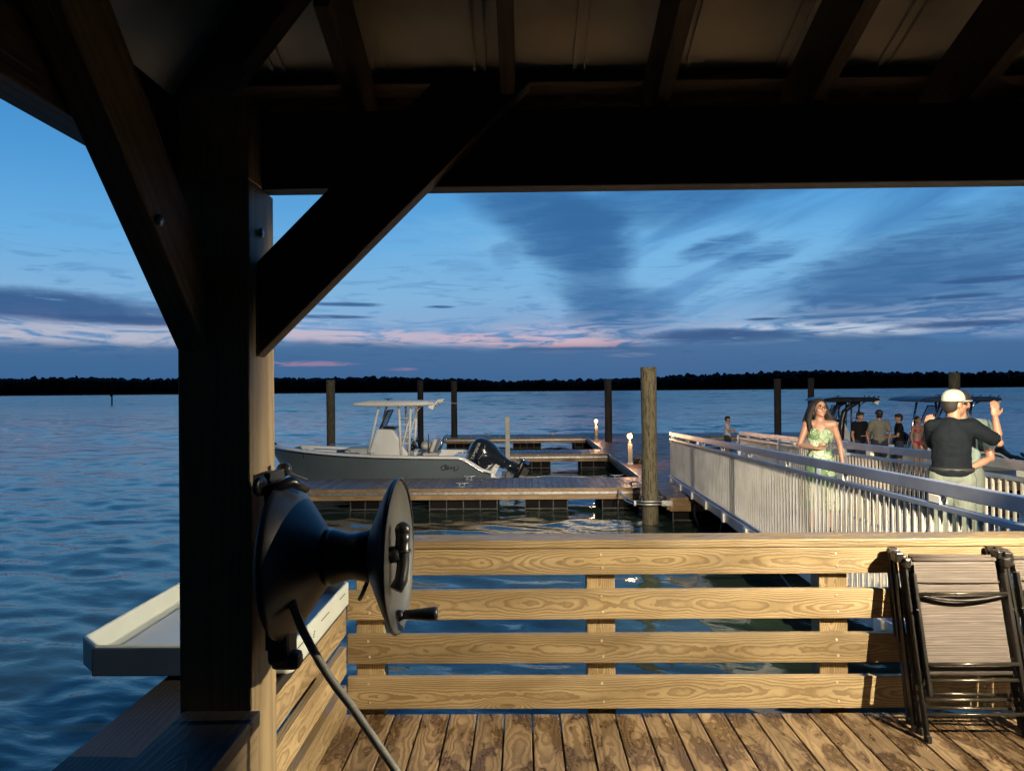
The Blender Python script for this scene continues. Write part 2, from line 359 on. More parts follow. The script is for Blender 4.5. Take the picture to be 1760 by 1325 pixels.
# ------------------------------------------------------------------ mesh builder
def basis(d, up=(0, 0, 1)):
    d = Vector(d).normalized(); up = Vector(up)
    if abs(d.dot(up)) > .98: up = Vector((1, 0, 0))
    x = up.cross(d).normalized(); y = d.cross(x)
    return x, y, d
class MB:
    def __init__(s): s.v = []; s.f = []; s.wp = []; s.sd = []; s.sm = []
    def add(s, vs, fs, wps=None, sd=0., smooth=False):
        k = len(s.v); s.v += [tuple(q) for q in vs]; s.f += [tuple(i+k for i in f) for f in fs]
        s.wp += [tuple(q) for q in (wps or vs)]; s.sd += [sd]*len(vs); s.sm += [smooth]*len(fs); return s
    def box(s, lo, hi, rot=None, org=None, long=None):
        lo = Vector(lo); hi = Vector(hi); d = hi-lo; c = (lo+hi)/2
        ax = sorted(range(3), key=lambda i: -abs(d[i]))
        if long is not None: ax.remove(long); ax = [long]+ax
        vs = []; wps = []
        for i in range(8):
            p = Vector((hi.x if i & 1 else lo.x, hi.y if i & 2 else lo.y, hi.z if i & 4 else lo.z))
            r = p-c; wps.append((r[ax[0]], r[ax[1]], r[ax[2]]))
            if rot is not None:
                o_ = Vector(org) if org is not None else c
                p = rot @ (p-o_) + o_
            vs.append(p)
        return s.add(vs, [(0, 2, 3, 1), (4, 5, 7, 6), (0, 1, 5, 4), (2, 6, 7, 3), (0, 4, 6, 2), (1, 3, 7, 5)], wps, random.random())
    def beam(s, p0, p1, wd, ht, up=(0, 0, 1)):
        """rectangular bar from p0 to p1; wd sideways, ht along up"""
        p0 = Vector(p0); p1 = Vector(p1); x, y, d = basis(p1-p0, up); L = (p1-p0).length
        vs = []; wps = []
        for i in range(8):
            a = (wd/2 if i & 1 else -wd/2); b = (ht/2 if i & 2 else -ht/2); c = (L if i & 4 else 0)
            vs.append(p0 + x*a + y*b + d*c)
            wps.append((c-L/2, a if wd >= ht else b, b if wd >= ht else a))
        return s.add(vs, [(0, 2, 3, 1), (4, 5, 7, 6), (0, 1, 5, 4), (2, 6, 7, 3), (0, 4, 6, 2), (1, 3, 7, 5)], wps, random.random())
    def lathe(s, prof, org=(0, 0, 0), axis=(0, 0, 1), n=32, sx=1., sy=1., up=(0, 0, 1), caps=True):
        """prof = [(r, h)] along axis"""
        x, y, d = basis(axis, up); org = Vector(org); vs = []; fs = []
        for r, h in prof:
            for i in range(n):
                a = 2*pi*i/n; vs.append(org + x*(r*sx*cos(a)) + y*(r*sy*sin(a)) + d*h)
        for j in range(len(prof)-1):
            for i in range(n):
                k = (i+1) % n; fs.append((j*n+i, j*n+k, (j+1)*n+k, (j+1)*n+i))
        if caps: fs += [tuple(reversed(range(n))), tuple(range((len(prof)-1)*n, len(prof)*n))]
        return s.add(vs, fs, smooth=True)
    def tube(s, pts, r, n=8, caps=True, sm=True):
        pts = [Vector(p) for p in pts]; rs = r if isinstance(r, (list, tuple)) else [r]*len(pts)
        vs = []; fs = []; px = None
        for j, p in enumerate(pts):
            d = (pts[min(j+1, len(pts)-1)] - pts[max(j-1, 0)]).normalized()
            if px is None: x, y, _ = basis(d)
            else:
                x = (px - d*px.dot(d)).normalized(); y = d.cross(x)
            px = x
            for i in range(n):
                a = 2*pi*i/n; vs.append(p + x*rs[j]*cos(a) + y*rs[j]*sin(a))
        for j in range(len(pts)-1):
            for i in range(n):
                k = (i+1) % n; fs.append((j*n+i, j*n+k, (j+1)*n+k, (j+1)*n+i))
        if caps: fs += [tuple(reversed(range(n))), tuple(range((len(pts)-1)*n, len(pts)*n))]
        return s.add(vs, fs, smooth=sm)
    def ell(s, c, r, n=14, m=9, rot=None):
        c = Vector(c); vs = []; fs = []
        if not hasattr(r, '__len__'): r = (r, r, r)
        for j in range(m+1):
            th = pi*j/m
            for i in range(n):
                a = 2*pi*i/n; p = Vector((r[0]*sin(th)*cos(a), r[1]*sin(th)*sin(a), r[2]*cos(th)))
                if rot is not None: p = rot @ p
                vs.append(c+p)
        for j in range(m):
            for i in range(n):
                k = (i+1) % n; fs.append((j*n+i, (j+1)*n+i, (j+1)*n+k, j*n+k))
        return s.add(vs, fs, smooth=True)
    def limb(s, pts, rs):
        """tapered capsule chain, for bodies (voxel-joined later)"""
        s.tube(pts, rs, 12)
        for p, r in zip(pts, rs): s.ell(p, r*1.0, 12, 8)
        return s
    def prism(s, poly, lo, hi, axis='y'):
        """poly in the plane across axis, extruded lo..hi along it"""
        f = {'y': lambda a, b, h: (a, h, b), 'x': lambda a, b, h: (h, a, b), 'z': lambda a, b, h: (a, b, h)}[axis]
        n = len(poly); vs = [f(a, b, lo) for a, b in poly] + [f(a, b, hi) for a, b in poly]
        fs = [tuple(range(n)), tuple(reversed(range(n, 2*n)))] + [(i, i+n, (i+1) % n + n, (i+1) % n) for i in range(n)]
        return s.add(vs, fs)
    def build(s, name, mat, parent=None, org=(0, 0, 0), bevel=0., remesh=0., shade=None, smooth_it=0):
        me = bpy.data.meshes.new(name); o_ = Vector(org)
        me.from_pydata([tuple(Vector(q)-o_) for q in s.v], [], s.f); me.update()
        at_ = me.attributes.new('wp', 'FLOAT_VECTOR', 'POINT'); at_.data.foreach_set('vector', [c for q in s.wp for c in q])
        at_ = me.attributes.new('sd', 'FLOAT', 'POINT'); at_.data.foreach_set('value', s.sd)
        me.polygons.foreach_set('use_smooth', [bool(q) if shade is None else shade for q in s.sm])
        import bmesh
        bm = bmesh.new(); bm.from_mesh(me); bmesh.ops.recalc_face_normals(bm, faces=bm.faces); bm.to_mesh(me); bm.free()
        me.materials.append(M[mat] if isinstance(mat, str) else mat)
        ob = bpy.data.objects.new(name, me); COL.objects.link(ob)
        if parent is not None: ob.parent = parent
        if bevel:
            b_ = ob.modifiers.new('bevel', 'BEVEL'); b_.width = bevel; b_.segments = 2; b_.limit_method = 'ANGLE'; b_.angle_limit = radians(40)
        if remesh:
            r_ = ob.modifiers.new('remesh', 'REMESH'); r_.mode = 'VOXEL'; r_.voxel_size = remesh; r_.use_smooth_shade = True
            q_ = ob.modifiers.new('smooth', 'SMOOTH'); q_.factor = .5; q_.iterations = smooth_it or 3
        return ob
def tag(o_, label=None, cat=None, group=None, kind=None):
    if label: o_['label'] = label
    if cat: o_['category'] = cat
    if group: o_['group'] = group
    if kind: o_['kind'] = kind
    return o_
def thing(name, label, cat, loc=(0, 0, 0), group=None, rz=0., sc=1.):
    e_ = bpy.data.objects.new(name, None); COL.objects.link(e_); e_.location = loc; e_.rotation_euler = (0, 0, rz); e_.scale = (sc,)*3
    e_.empty_display_size = .1
    return tag(e_, label, cat, group)
def copy_tree(o_, parent=None):
    c = o_.copy(); COL.objects.link(c)
    if parent is not None: c.parent = parent
    for ch in list(o_.children): copy_tree(ch, c)
    return c
def text_part(body, size, mat, mtx, parent, name='lettering'):
    cu = bpy.data.curves.new('t', 'FONT'); cu.body = body; cu.size = size; cu.extrude = .002; cu.align_x = 'CENTER'; cu.align_y = 'CENTER'
    to = bpy.data.objects.new('t', cu); COL.objects.link(to)
    dg = bpy.context.evaluated_depsgraph_get(); me = bpy.data.meshes.new_from_object(to.evaluated_get(dg))
    bpy.data.objects.remove(to); me.transform(mtx); me.materials.clear(); me.materials.append(M[mat])
    ob = bpy.data.objects.new(name, me); COL.objects.link(ob); ob.parent = parent
    return ob

# ------------------------------------------------------------------ setting: water, far shore
def make_water():
    ys = [-200, -60, -20, -6, -1, .6, 1.2]; y = 1.5
    while y < 600: ys.append(y); y *= 1.0088
    while y < 6500: ys.append(y); y *= 1.22
    NX = 240; us = [2*i/NX-1 for i in range(NX+1)]
    vs = []; nz = mn.noise
    lams = [.17*1.6**k for k in range(11)]
    for y in ys:
        wy = max(y, 1.5)*1.0; dx = max(2*wy/NX, y*.0088)
        xs = [-9000, -wy-200] + [u*wy for u in us] + [wy+200, 9000]
        act = []
        for k, lm in enumerate(lams):
            w_ = min(1, max(0, (lm/dx-2.2)/1.6))                       # coarse enough for the grid
            w_ *= 1. if lm < 2.0 else min(1, max(0, (8-lm/dx)/3.))     # long waves only where short ones are too fine to see
            if w_ > 0: act.append((lm, w_*min(1., lm/.34)*(1. if lm < 1. or y > 25 else .42), k))
        fade = min(1, (600-y)/150)
        for x in xs:
            z = 0.
            if 1.4 < y < 600 and abs(x) <= wy*1.001:
                rx = x*.90-y*.436; ry = (x*.436+y*.90)*1.8
                amp = .6+.9*max(0., nz(Vector((x*.05, y*.08, 5.)))+.3)
                for lm, w_, k in act:
                    q = nz(Vector((rx/lm+k*7, ry/lm, k*3.)))
                    z += w_*lm*.050*(q if k % 2 else 1.2*(.35-abs(q)))
                z *= amp*fade
            vs.append((x, y, z))
    n = NX+5
    fs = [(j*n+i, j*n+i+1, (j+1)*n+i+1, (j+1)*n+i) for j in range(len(ys)-1) for i in range(n-1)]
    b = MB(); b.add(vs, fs, smooth=True); tag(b.build('water', 'water'), kind='structure')
make_water()
def shore():
    b = MB(); nn = 60; vs = []; fs = []
    for i in range(nn+1):
        x = -1500 + 3000*i/nn
        y = 900 + 18*mn.noise(Vector((x*.004, 0, 0)))
        vs += [(x, y, -.5), (x, y+8, .7), (x, y+60, 2.), (x, y+900, 5.)]
    for i in range(nn):
        for j in range(3): fs.append((i*4+j, (i+1)*4+j, (i+1)*4+j+1, i*4+j+1))
    b.add(vs, fs, smooth=True); tag(b.build('far_shore', 'shore'), kind='structure')
    pts = [(-1500, 23), (-900, 22), (-640, 22), (-450, 19.5), (-300, 20), (-200, 20), (-105, 17.5), (-30, 13), (60, 12.5), (120, 14), (170, 16.5), (240, 19), (330, 22.5), (400, 23.5), (470, 20.5), (620, 18.5), (1500, 20)]
    def H(x):
        for (a, ha), (c, hc) in zip(pts, pts[1:]):
            if a <= x <= c: return ha + (hc-ha)*(x-a)/(c-a)
        return 20
    b = MB(); rnd = random.Random(3)
    for row in range(3):
        x = -800.
        while x < 800:
            h = H(x)*(.80 + .06*row) + 2.2*mn.noise(Vector((x*.02, row, 0))) + rnd.uniform(-1.6, 1.6) + 2.2*mn.noise(Vector((x*.006, 7, 0)))
            y = 906 + row*16 + rnd.uniform(0, 10); r = rnd.uniform(3.2, 6)
            nn_, mm = 8, 6
            b.ell((x, y, h-r*.7+1), (r, r, r*rnd.uniform(.6, 1.)), nn_, mm)
            b.ell((x+rnd.uniform(-3, 3), y-2, h*.45), (r*1.1, r, h*.5), nn_, mm)
            if rnd.random() < .12: b.ell((x, y, h+1.2), (r*.45, r*.45, 2.2), 7, 5)
            x += rnd.uniform(3, 6)
    vs = b.v
    for i, q in enumerate(vs):
        d = mn.noise_vector(Vector(q)*.35)
        vs[i] = (q[0]+d.x*1.2, q[1]+d.y*1.2, q[2]+d.z*1.1)
    tag(b.build('far_woods', 'tree'), 'dark wooded shoreline across the river under the dusk sky', 'woods', kind='stuff')
shore()

# ------------------------------------------------------------------ near deck
def deck():
    b = MB(); x = .036 - .135*8
    while x < 4.6:
        b.box((x+.004, -3.4, .962), (x+.131, 3.60 + random.uniform(-.004, .004), 1.0 + random.uniform(-.001, .001)), long=1); x += .135
    o_ = b.build('deck', 'deck', bevel=.003); tag(o_, kind='structure')
    j = MB(); 
    for y in (-3.2, -1.5, .2, 1.9, 3.45): j.box((-1.0, y, .76), (4.6, y+.05, .958))
    for px_ in (-.6, 1.8, 4.2):
        for y in (-3, .3, 3.35): j.lathe([(.12, -1), (.12, .755)], (px_, y, 0), n=12)
    tag(j.build('deck_frame', 'shadetim'), kind='structure')
deck()

# ------------------------------------------------------------------ pavilion
PV = thing('pavilion', 'shaded timber open pavilion with braced corner post and metal hip roof', 'pavilion', (-.77, 1.95, 1.0))
def pv(name, b, mat, bevel=.004, parent=None): return b.build(name, mat, parent or PV, org=(-.77, 1.95, 1.0), bevel=bevel)
x0, x1, y0, y1 = -.789, 4.17, -2.99, 1.945
for (cx, cy) in ((x0, y1), (x1, y1), (x0, y0), (x1, y0)):
    pb = MB().box((cx-.093, cy-.093, .4 if cx < 0 else 1.002), (cx+.093, cy+.093, 3.144))
    if cy > 0: pb.box((cx-.093, cy-.093, 3.1445), (cx+.093, 1.954, 3.36))
    pv('post', pb, 'frame')
# beams
pv('beam', MB().box((x0-.12, 1.956, 3.146), (x1+.12, 2.022, 3.355)), 'shadetim')
pv('beam', MB().box((x0-.12, y0-.04, 3.142), (x1+.12, y0+.04, 3.355)), 'shadetim')
pv('beam', MB().box((x0-.176, y0+.05, 3.146), (x0-.096, 1.954, 3.355)), 'shadetim')
pv('beam', MB().box((x1+.015, y0+.05, 3.142), (x1+.095, 1.88, 3.355)), 'shadetim')
# (kept in the plane of the post face so that it butts against the post side)
def brace_post(xs, y_from, up_y):
    """brace in the Y-Z plane at x range xs, rising from the post towards -Y"""
    b = MB(); t1 = .80
    zl, zu = 2.705, 2.915
    poly = [(y_from, zl), (y_from, zu+.03), (y_from-up_y*(3.40-zu-.03), 3.40), (y_from-up_y*(3.40-zl), 3.40)]
    vs = [(xs[0], a, z) for a, z in poly] + [(xs[1], a, z) for a, z in poly]
    r2 = sqrt(.5)
    wps = [((z-a*up_y)*r2, (z+a*up_y)*r2-3.3, x-sum(xs)/2) for x, a, z in vs]
    b.add(vs, [(0, 1, 2, 3), (7, 6, 5, 4), (0, 4, 5, 1), (1, 5, 6, 2), (2, 6, 7, 3), (3, 7, 4, 0)], wps, .61)
    return b
def brace_front():
    b = MB(); X0 = -.694
    poly = [(X0, 2.69), (X0, 2.938), (-.229, 3.403), (.03, 3.403)]
    vs = [(a, 1.895, z) for a, z in poly] + [(a, 1.9545, z) for a, z in poly]
    r2 = sqrt(.5)
    wps = [((a+z)*r2, (z-a)*r2-2.5, y-1.84) for a, y, z in vs]
    return b.add(vs, [(0, 1, 2, 3), (7, 6, 5, 4), (0, 4, 5, 1), (1, 5, 6, 2), (2, 6, 7, 3), (3, 7, 4, 0)], wps, .37)
pv('brace', brace_front(), 'shadetim')
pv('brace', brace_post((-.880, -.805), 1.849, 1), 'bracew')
# rafters
SL = .36
def roofz(y): return 3.355 + SL*(1.925-y)
for rx in [-.443+.412*k for k in range(12)]:
    yl = max(-.52, 1.95-(rx+.77)) if rx < 1.7 else max(-.52, 1.95-(4.17-rx))
    ye = 2.24
    b = MB(); ht = .21
    vs = []; wps = []
    for xx in (rx-.019, rx+.019):
        for (yy, zz) in ((ye, roofz(ye)+.10), (ye, roofz(ye)+ht), (yl, roofz(yl)+ht), (yl, roofz(yl)), (1.93, 3.357), (1.965, 3.357)):
            vs.append((xx, yy, zz)); wps.append((yy, zz-roofz(yy)-ht/2, xx-rx))
    b.add(vs, [(0, 1, 2, 3, 4, 5), (11, 10, 9, 8, 7, 6), (0, 6, 7, 1), (1, 7, 8, 2), (2, 8, 9, 3), (3, 9, 10, 4), (4, 10, 11, 5), (5, 11, 6, 0)], wps, random.random())
    pv('rafter', b, 'shadetim', .002)
APX = Vector((1.70, -.52, 4.46))
for (cx, cy) in ((-1.08, 2.26), (4.48, 2.26), (-1.08, -3.3), (4.48, -3.3)):
    p0 = Vector((cx, cy, 3.355)); d = (APX - p0)
    pv('hip_rafter', MB().beam(p0+Vector((0, 0, .06)), APX+Vector((0, 0, -.02)), .045, .22), 'shadetim', .002)
# blocking board behind the beam, purlins, fascia
pv('blocking', MB().box((-.98, 2.175, 3.40), (4.4, 2.205, 3.532)), 'rail', .002)  # paler wood stands in for light bounced up from the deck
for k in range(6):
    yy = 2.17 - k*.48
    xa = -.77+(1.95-yy)+.02; xb = 4.17-(1.95-yy)-.02
    zz = roofz(yy)+.21
    pv('purlin', MB().beam((xa, yy, zz+.022), (xb, yy, zz+.022), .09, .038, up=(0, SL, 1)), 'shadetim', .002)
RZ = .262
def R3(x, y):
    return 3.355 + SL*min(1.925-y + 0, x+.795, 4.195-x, y+2.965) + RZ
def roof():
    c = [(-1.15, 2.33), (4.55, 2.33), (4.55, -3.37), (-1.15, -3.37)]
    ap = (1.70, -.52)
    for i in range(4):
        a, d = c[i], c[(i+1) % 4]
        b = MB()
        P_ = [(a[0], a[1], R3(*a)), (d[0], d[1], R3(*d)), (ap[0], ap[1], R3(*ap))]
        vs = P_ + [(q[0], q[1], q[2]+.012) for q in P_]
        b.add(vs, [(0, 1, 2), (5, 4, 3), (0, 3, 4, 1), (1, 4, 5, 2), (2, 5, 3, 0)])
        # standing ribs pressed into the sheet, running down the slope
        if i == 0:
            x = -1.0
            while x < 4.4:
                yl = max(-.5, 1.95-(x+.79)) if x < 1.7 else max(-.5, 1.95-(4.19-x))
                for dx in (-.018, .014):
                    b.beam((x+dx, 2.32, R3(1.7, 2.32)-.006), (x+dx, yl, R3(1.7, yl)-.006), .010, .014)
                x += .295
        pv('roof_panel', b, 'roofm', 0)
        f0 = Vector((a[0], a[1], R3(*a)-.02)); f1 = Vector((d[0], d[1], R3(*d)-.02))
        pv('fascia', MB().beam(f0 - Vector((0, 0, .05)), f1 - Vector((0, 0, .05)), .03, .13), 'shadetim', .002)
roof()
pv('bolt', MB().lathe([(.008, 0), (.014, .003), (.012, .009), (.005, .012)], (-.694, 1.92, 3.02), (1, 0, 0), 12), 'galv', 0)
pv('bolt', MB().lathe([(.008, 0), (.014, .003), (.012, .009), (.005, .012)], (-.804, 1.60, 2.98), (1, 0, 0), 12), 'galv', 0)

BLK = thing('back_light_blocker', 'added unseen dark wall behind the pavilion that blocks back light', 'light blocker', (1.5, -3.8, 0))  # added out of view to keep light off the pavilion's inside
MB().box((-8, -2.4, 0), (8, 0, 4.3)).build('wall', 'shadetim', BLK)
MB().prism([(-2.8, 4.31), (.35, 4.31), (-1.2, 5.1)], -8.3, 8.3, 'x').build('roof', 'roofm', BLK)
MB().box((-1.2, .002, 1.0), (-.2, .05, 3.05)).build('door', 'frame', BLK, bevel=.01)

# flood lamp under the beam (just right of the photo)
FL = thing('beam_lamp', 'round shaded flood lamp fixed under the pavilion beam', 'lamp', (2.72, 1.93, 3.14))
MB().lathe([(.14, -.105), (.145, -.10), (.06, -.045), (.03, -.002)], (0, 0, 0), n=24, caps=True).build('shade', 'blackm', FL)

EL = thing('eave_lamp', 'small flood lamp under the pavilion eave aimed along the gangway', 'lamp', (2.15, 2.10, 3.42))
MB().lathe([(.02, -.06), (.055, .0), (.06, .03), (.05, .03)], (0, -.02, -.11), (.05, 1, -.2), 18).build('lamp_housing', 'blackm', EL)

# ------------------------------------------------------------------ railings
FR = thing('front_railing', 'yellow pine railing of four horizontal boards and a flat cap facing the river', 'railing', (.9, 3.65, 1.0), group=None)
FO = (.9, 3.65, 1.0)
scr = MB().lathe([(.0068, 0), (.0068, .0012), (.0052, .0026), (.003, .0026), (.0025, .0012)], (0, 0, 0), (0, -1, 0), 10)
scr0 = None
def add_screws(parent, pts, org, axis='y'):
    global scr0
    for p in pts:
        if scr0 is None: scr0 = scr.build('screw', 'screw', parent); s_ = scr0
        else: s_ = scr0.copy(); COL.objects.link(s_); s_.parent = parent
        s_.location = Vector(p)-Vector(org)
        if axis == 'x': s_.rotation_euler = (0, 0, pi/2)
PX = [-.77, .385, 1.537, 2.69, 3.84]
for (za, zb) in ((1.682, 1.811), (1.462, 1.606), (1.246, 1.388), (1.022, 1.178)):
    bo = MB().box((-.879 if za < 1.6 else -.60, 3.60, za), (4.5, 3.638, zb), long=0).build('rail_board', 'rail', FR, FO, bevel=.004)
    add_screws(bo, [(x+dx, 3.5995, z) for x in PX[:4] for z, dx in ((za+.035, .004), (zb-.03, -.003)) if x > (-.9 if za < 1.6 else -.5)], FO)
for x in PX:
    MB().box((x-.07, 3.6385, .45), (x+.07, 3.745, 1.812), long=2).build('rail_post', 'rail', FR, FO, bevel=.004)
MB().box((-.72, 3.592, 1.8135), (4.5, 3.762, 1.853), long=0).build('rail_cap', 'rail', FR, FO, bevel=.005)
# side railing between the river corner and the pavilion post, under the cleaning table
SR = thing('side_railing', 'low side railing running from the corner under the cream cleaning table', 'railing', (-.9, 2.8, 1.0)); SO = (-.9, 2.8, 1.0)
for (za, zb) in ((1.395, 1.525), (1.20, 1.335), (1.005, 1.145)):
    MB().box((-.918, -1., za), (-.88, 3.598, zb), long=1).build('rail_board', 'rail', SR, SO, bevel=.004)
for y in (3.28, 2.35, 1.3, .2):
    MB().box((-1.02, y-.07, .45), (-.919, y+.07, 1.528), long=2).build('rail_post', 'rail', SR, SO, bevel=.004)
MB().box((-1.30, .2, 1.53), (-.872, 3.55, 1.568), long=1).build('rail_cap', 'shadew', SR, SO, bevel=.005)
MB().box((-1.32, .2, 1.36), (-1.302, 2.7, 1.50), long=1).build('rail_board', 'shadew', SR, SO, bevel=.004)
MB().box((-1.30, .4, .45), (-1.2, .5, 1.528), long=2).build('rail_post', 'rail', SR, SO, bevel=.004)
# short stub of railing on the near side of the post
NR = thing('stub_railing', 'shaded railing end butting the near side of the black corner post', 'railing', (-.76, .5, 1.0)); NO = (-.76, .5, 1.0)
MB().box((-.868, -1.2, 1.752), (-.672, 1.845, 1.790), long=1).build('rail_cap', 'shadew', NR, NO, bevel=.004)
for (za, zb) in ((1.605, 1.748), (1.40, 1.545), (1.2, 1.34)):
    MB().box((-.716, -1.2, za), (-.678, 1.845, zb), long=1).build('rail_board', 'frame', NR, NO, bevel=.004)
MB().box((-.825, .2, 1.002), (-.73, .3, 1.75), long=2).build('rail_post', 'frame', NR, NO, bevel=.004)

# ------------------------------------------------------------------ fish cleaning table
FT = thing('cleaning_table', 'cream plastic fish cleaning table with raised rim and dark front edge', 'table', (-1.17, 3.0, 1.57)); TO = (-1.17, 3.0, 1.57)
def table():
    xa, xb, ya, yb = -1.65, -.832, 2.60, 3.555; c = .10
    out = [(xa+c, ya), (xb-.02, ya), (xb, ya+.02), (xb, yb-c), (xb-c, yb), (xa+c, yb), (xa, yb-c), (xa, ya+c)]
    t = .018
    inn = [(xa+c+.01, ya+t), (xb-.03, ya+t), (xb-t, ya+.035), (xb-t, yb-c-.01), (xb-c-.01, yb-t), (xa+c+.01, yb-t), (xa+t, yb-c-.01), (xa+t, ya+c+.01)]
    zt, zb = 1.692, 1.585; n = 8
    b = MB(); vs = [(x, y, zb) for x, y in out] + [(x, y, zt) for x, y in out] + [(x, y, zt) for x, y in inn] + [(x, y, 1.612) for x, y in inn]
    fs = [tuple(reversed(range(8)))]
    for k in range(3):
        for i in range(n): fs.append((k*n+i, k*n+(i+1) % n, (k+1)*n+(i+1) % n, (k+1)*n+i))
    fs.append(tuple(range(24, 32)))
    b.add(vs, fs); b.build('table_tray', 'cream', FT, TO, bevel=.010)
    bb = MB(); q = .05
    bb.box((xa+.09, ya+.05, 1.6125), (xb-.05, yb-.06, 1.622)); bb.build('worktop', 'board', FT, TO, bevel=.003)
    MB().box((xa+c, ya-.012, 1.585), (xb-.13, ya-.001, 1.686)).build('front_panel', 'navy', FT, TO, bevel=.004)
    MB().box((xa+.10, ya+.04, 1.57), (xb-.05, yb-.1, 1.584)).build('foot_plate', 'blackm', FT, TO)
    # moulded slots and a small mark on the rim
    for (y_, l) in ((2.66, .12), (2.98, .12), (3.28, .10)):
        MB().box((xb+.0005, y_, 1.655), (xb+.0015, y_+l, 1.659)).build('slot', 'blackm', FT, TO)
    m_ = MB()
    for k in range(3): m_.box((xb+.0005, 2.86+k*.008, 1.628+k*.008), (xb+.0015, 2.876+k*.006, 1.632+k*.008))
    m_.build('mark', 'blackm', FT, TO)
table()

# ------------------------------------------------------------------ hose reel
HRo = Vector((-.67, 1.93, 2.155))
HR = thing('hose_reel', 'dark plastic hose reel with flared discs bolted to the corner post', 'hose reel', tuple(HRo))
axr = Vector((cos(radians(1.5)), -sin(radians(1.5)), .03)).normalized()
MB().box((-.669, 1.87, 1.93), (-.650, 1.99, 2.39)).build('mount_plate', 'blackm', HR, HRo, bevel=.004)
MB().lathe([(.02, .022), (.198, .030), (.210, .036), (.214, .046), (.206, .054), (.185, .070), (.138, .104), (.085, .142), (.068, .152), (.03, .155)], HRo, axr, 56).build('flange', 'reel', HR, HRo)
MB().lathe([(.03, .150), (.074, .152), (.072, .17), (.060, .21), (.062, .23), (.070, .272), (.03, .275)], HRo, axr, 40).build('drum', 'reel', HR, HRo)
MB().lathe([(.03, .270), (.074, .272), (.10, .285), (.165, .315), (.196, .332), (.201, .339), (.201, .343), (.197, .3435), (.190, .335), (.12, .322), (.04, .318), (.0, .318)], HRo, axr, 56, caps=False).build('outer_disc', 'reel2', HR, HRo)
x_, y_, d_ = basis(axr)
rim = [HRo + axr*.3425 + (Vector((0, 0, 1))*cos(a) + axr.cross(Vector((0, 0, 1))).normalized()*sin(a))*.200 for a in [2*pi*i/56 for i in range(57)]]
MB().tube(rim, .0032, 6, False).build('disc_rim', 'black', HR, HRo)
yv = axr.cross(Vector((0, 0, 1))).normalized()   # points roughly to +Y/-Y
def rp(s_, u, z): return HRo + axr*s_ + yv*u + Vector((0, 0, z))
b = MB().tube([rp(.318, 0, .0), rp(.345, 0, .004)], .022, 14)
b.tube([rp(.345, .0, .0), rp(.352, .0, .04), rp(.352, 0, .062)], [.016, .019, .02], 14); b.ell(rp(.352, 0, .066), .021)
b.tube([rp(.352, .0, .055), rp(.352, 0, .0), rp(.353, .006, -.03), rp(.350, .02, -.062), rp(.34, .034, -.082)], [.019, .017, .0165, .017, .0175], 14)
b.tube([rp(.352, 0, .008), rp(.352, 0, .014)], .0215, 14)
b.build('swivel_elbow', 'black', HR, HRo)
cb = MB().tube([rp(.339, .0, -.16), rp(.352, 0, -.158)], [.016, .012], 12)
cb.build('handle_boss', 'black', HR, HRo)
MB().lathe([(.006, 0), (.012, .004), (.0125, .02), (.016, .055), (.0185, .082), (.017, .09), (.008, .092)], rp(.352, 0, -.158), axr, 20).build('crank_handle', 'black', HR, HRo)
MB().tube([rp(.255, .0, -.072), rp(.235, -.03, -.11), rp(.225, -.04, -.125)], .006, 8).build('latch', 'black', HR, HRo)
# hose guide below and hinge bracket above
b = MB().box((-.655, 1.84, 1.90), (-.60, 1.93, 2.02)); b.box((-.65, 1.85, 1.885), (-.575, 1.90, 1.93)); b.build('hose_guide', 'blackm', HR, HRo, bevel=.014)
b = MB().lathe([(.012, -.006), (.024, -.006), (.026, 0), (.024, .006), (.012, .006)], (-.665, 1.835, 2.36), (1, -.3, 0), 20); b.tube([(-.66, 1.84, 2.345), (-.60, 1.88, 2.365), (-.575, 1.93, 2.34)], [.014, .016, .012], 10)
b.lathe([(.018, -.012), (.02, 0), (.018, .012)], (-.655, 1.99, 2.385), (0, 1, 0), 16)
b.build('hinge_bracket', 'black', HR, HRo)
# the wound hose and the end hanging down to the deck
hp = [(-.60, 1.83, 2.12), (-.55, 1.79, 2.02), (-.487, 1.79, 1.905), (-.425, 1.79, 1.82), (-.363, 1.79, 1.73), (-.3125, 1.79, 1.655), (-.265, 1.80, 1.56), (-.23, 1.81, 1.42), (-.215, 1.82, 1.25), (-.22, 1.84, 1.10), (-.25, 1.82, 1.03), (-.33, 1.72, 1.013), (-.5, 1.58, 1.013)]
def spline(pts, n=8):
    P_ = [Vector(p) for p in pts]; out = []
    for i in range(len(P_)-1):
        a = P_[max(i-1, 0)]; b_ = P_[i]; c = P_[i+1]; d = P_[min(i+2, len(P_)-1)]
        for k in range(n):
            t = k/n; out.append(.5*((2*b_) + (-a+c)*t + (2*a-5*b_+4*c-d)*t*t + (-a+3*b_-3*c+d)*t**3))
    return out + [P_[-1]]
MB().tube(spline(hp), .0105, 12).build('hose', 'hose', HR, HRo)

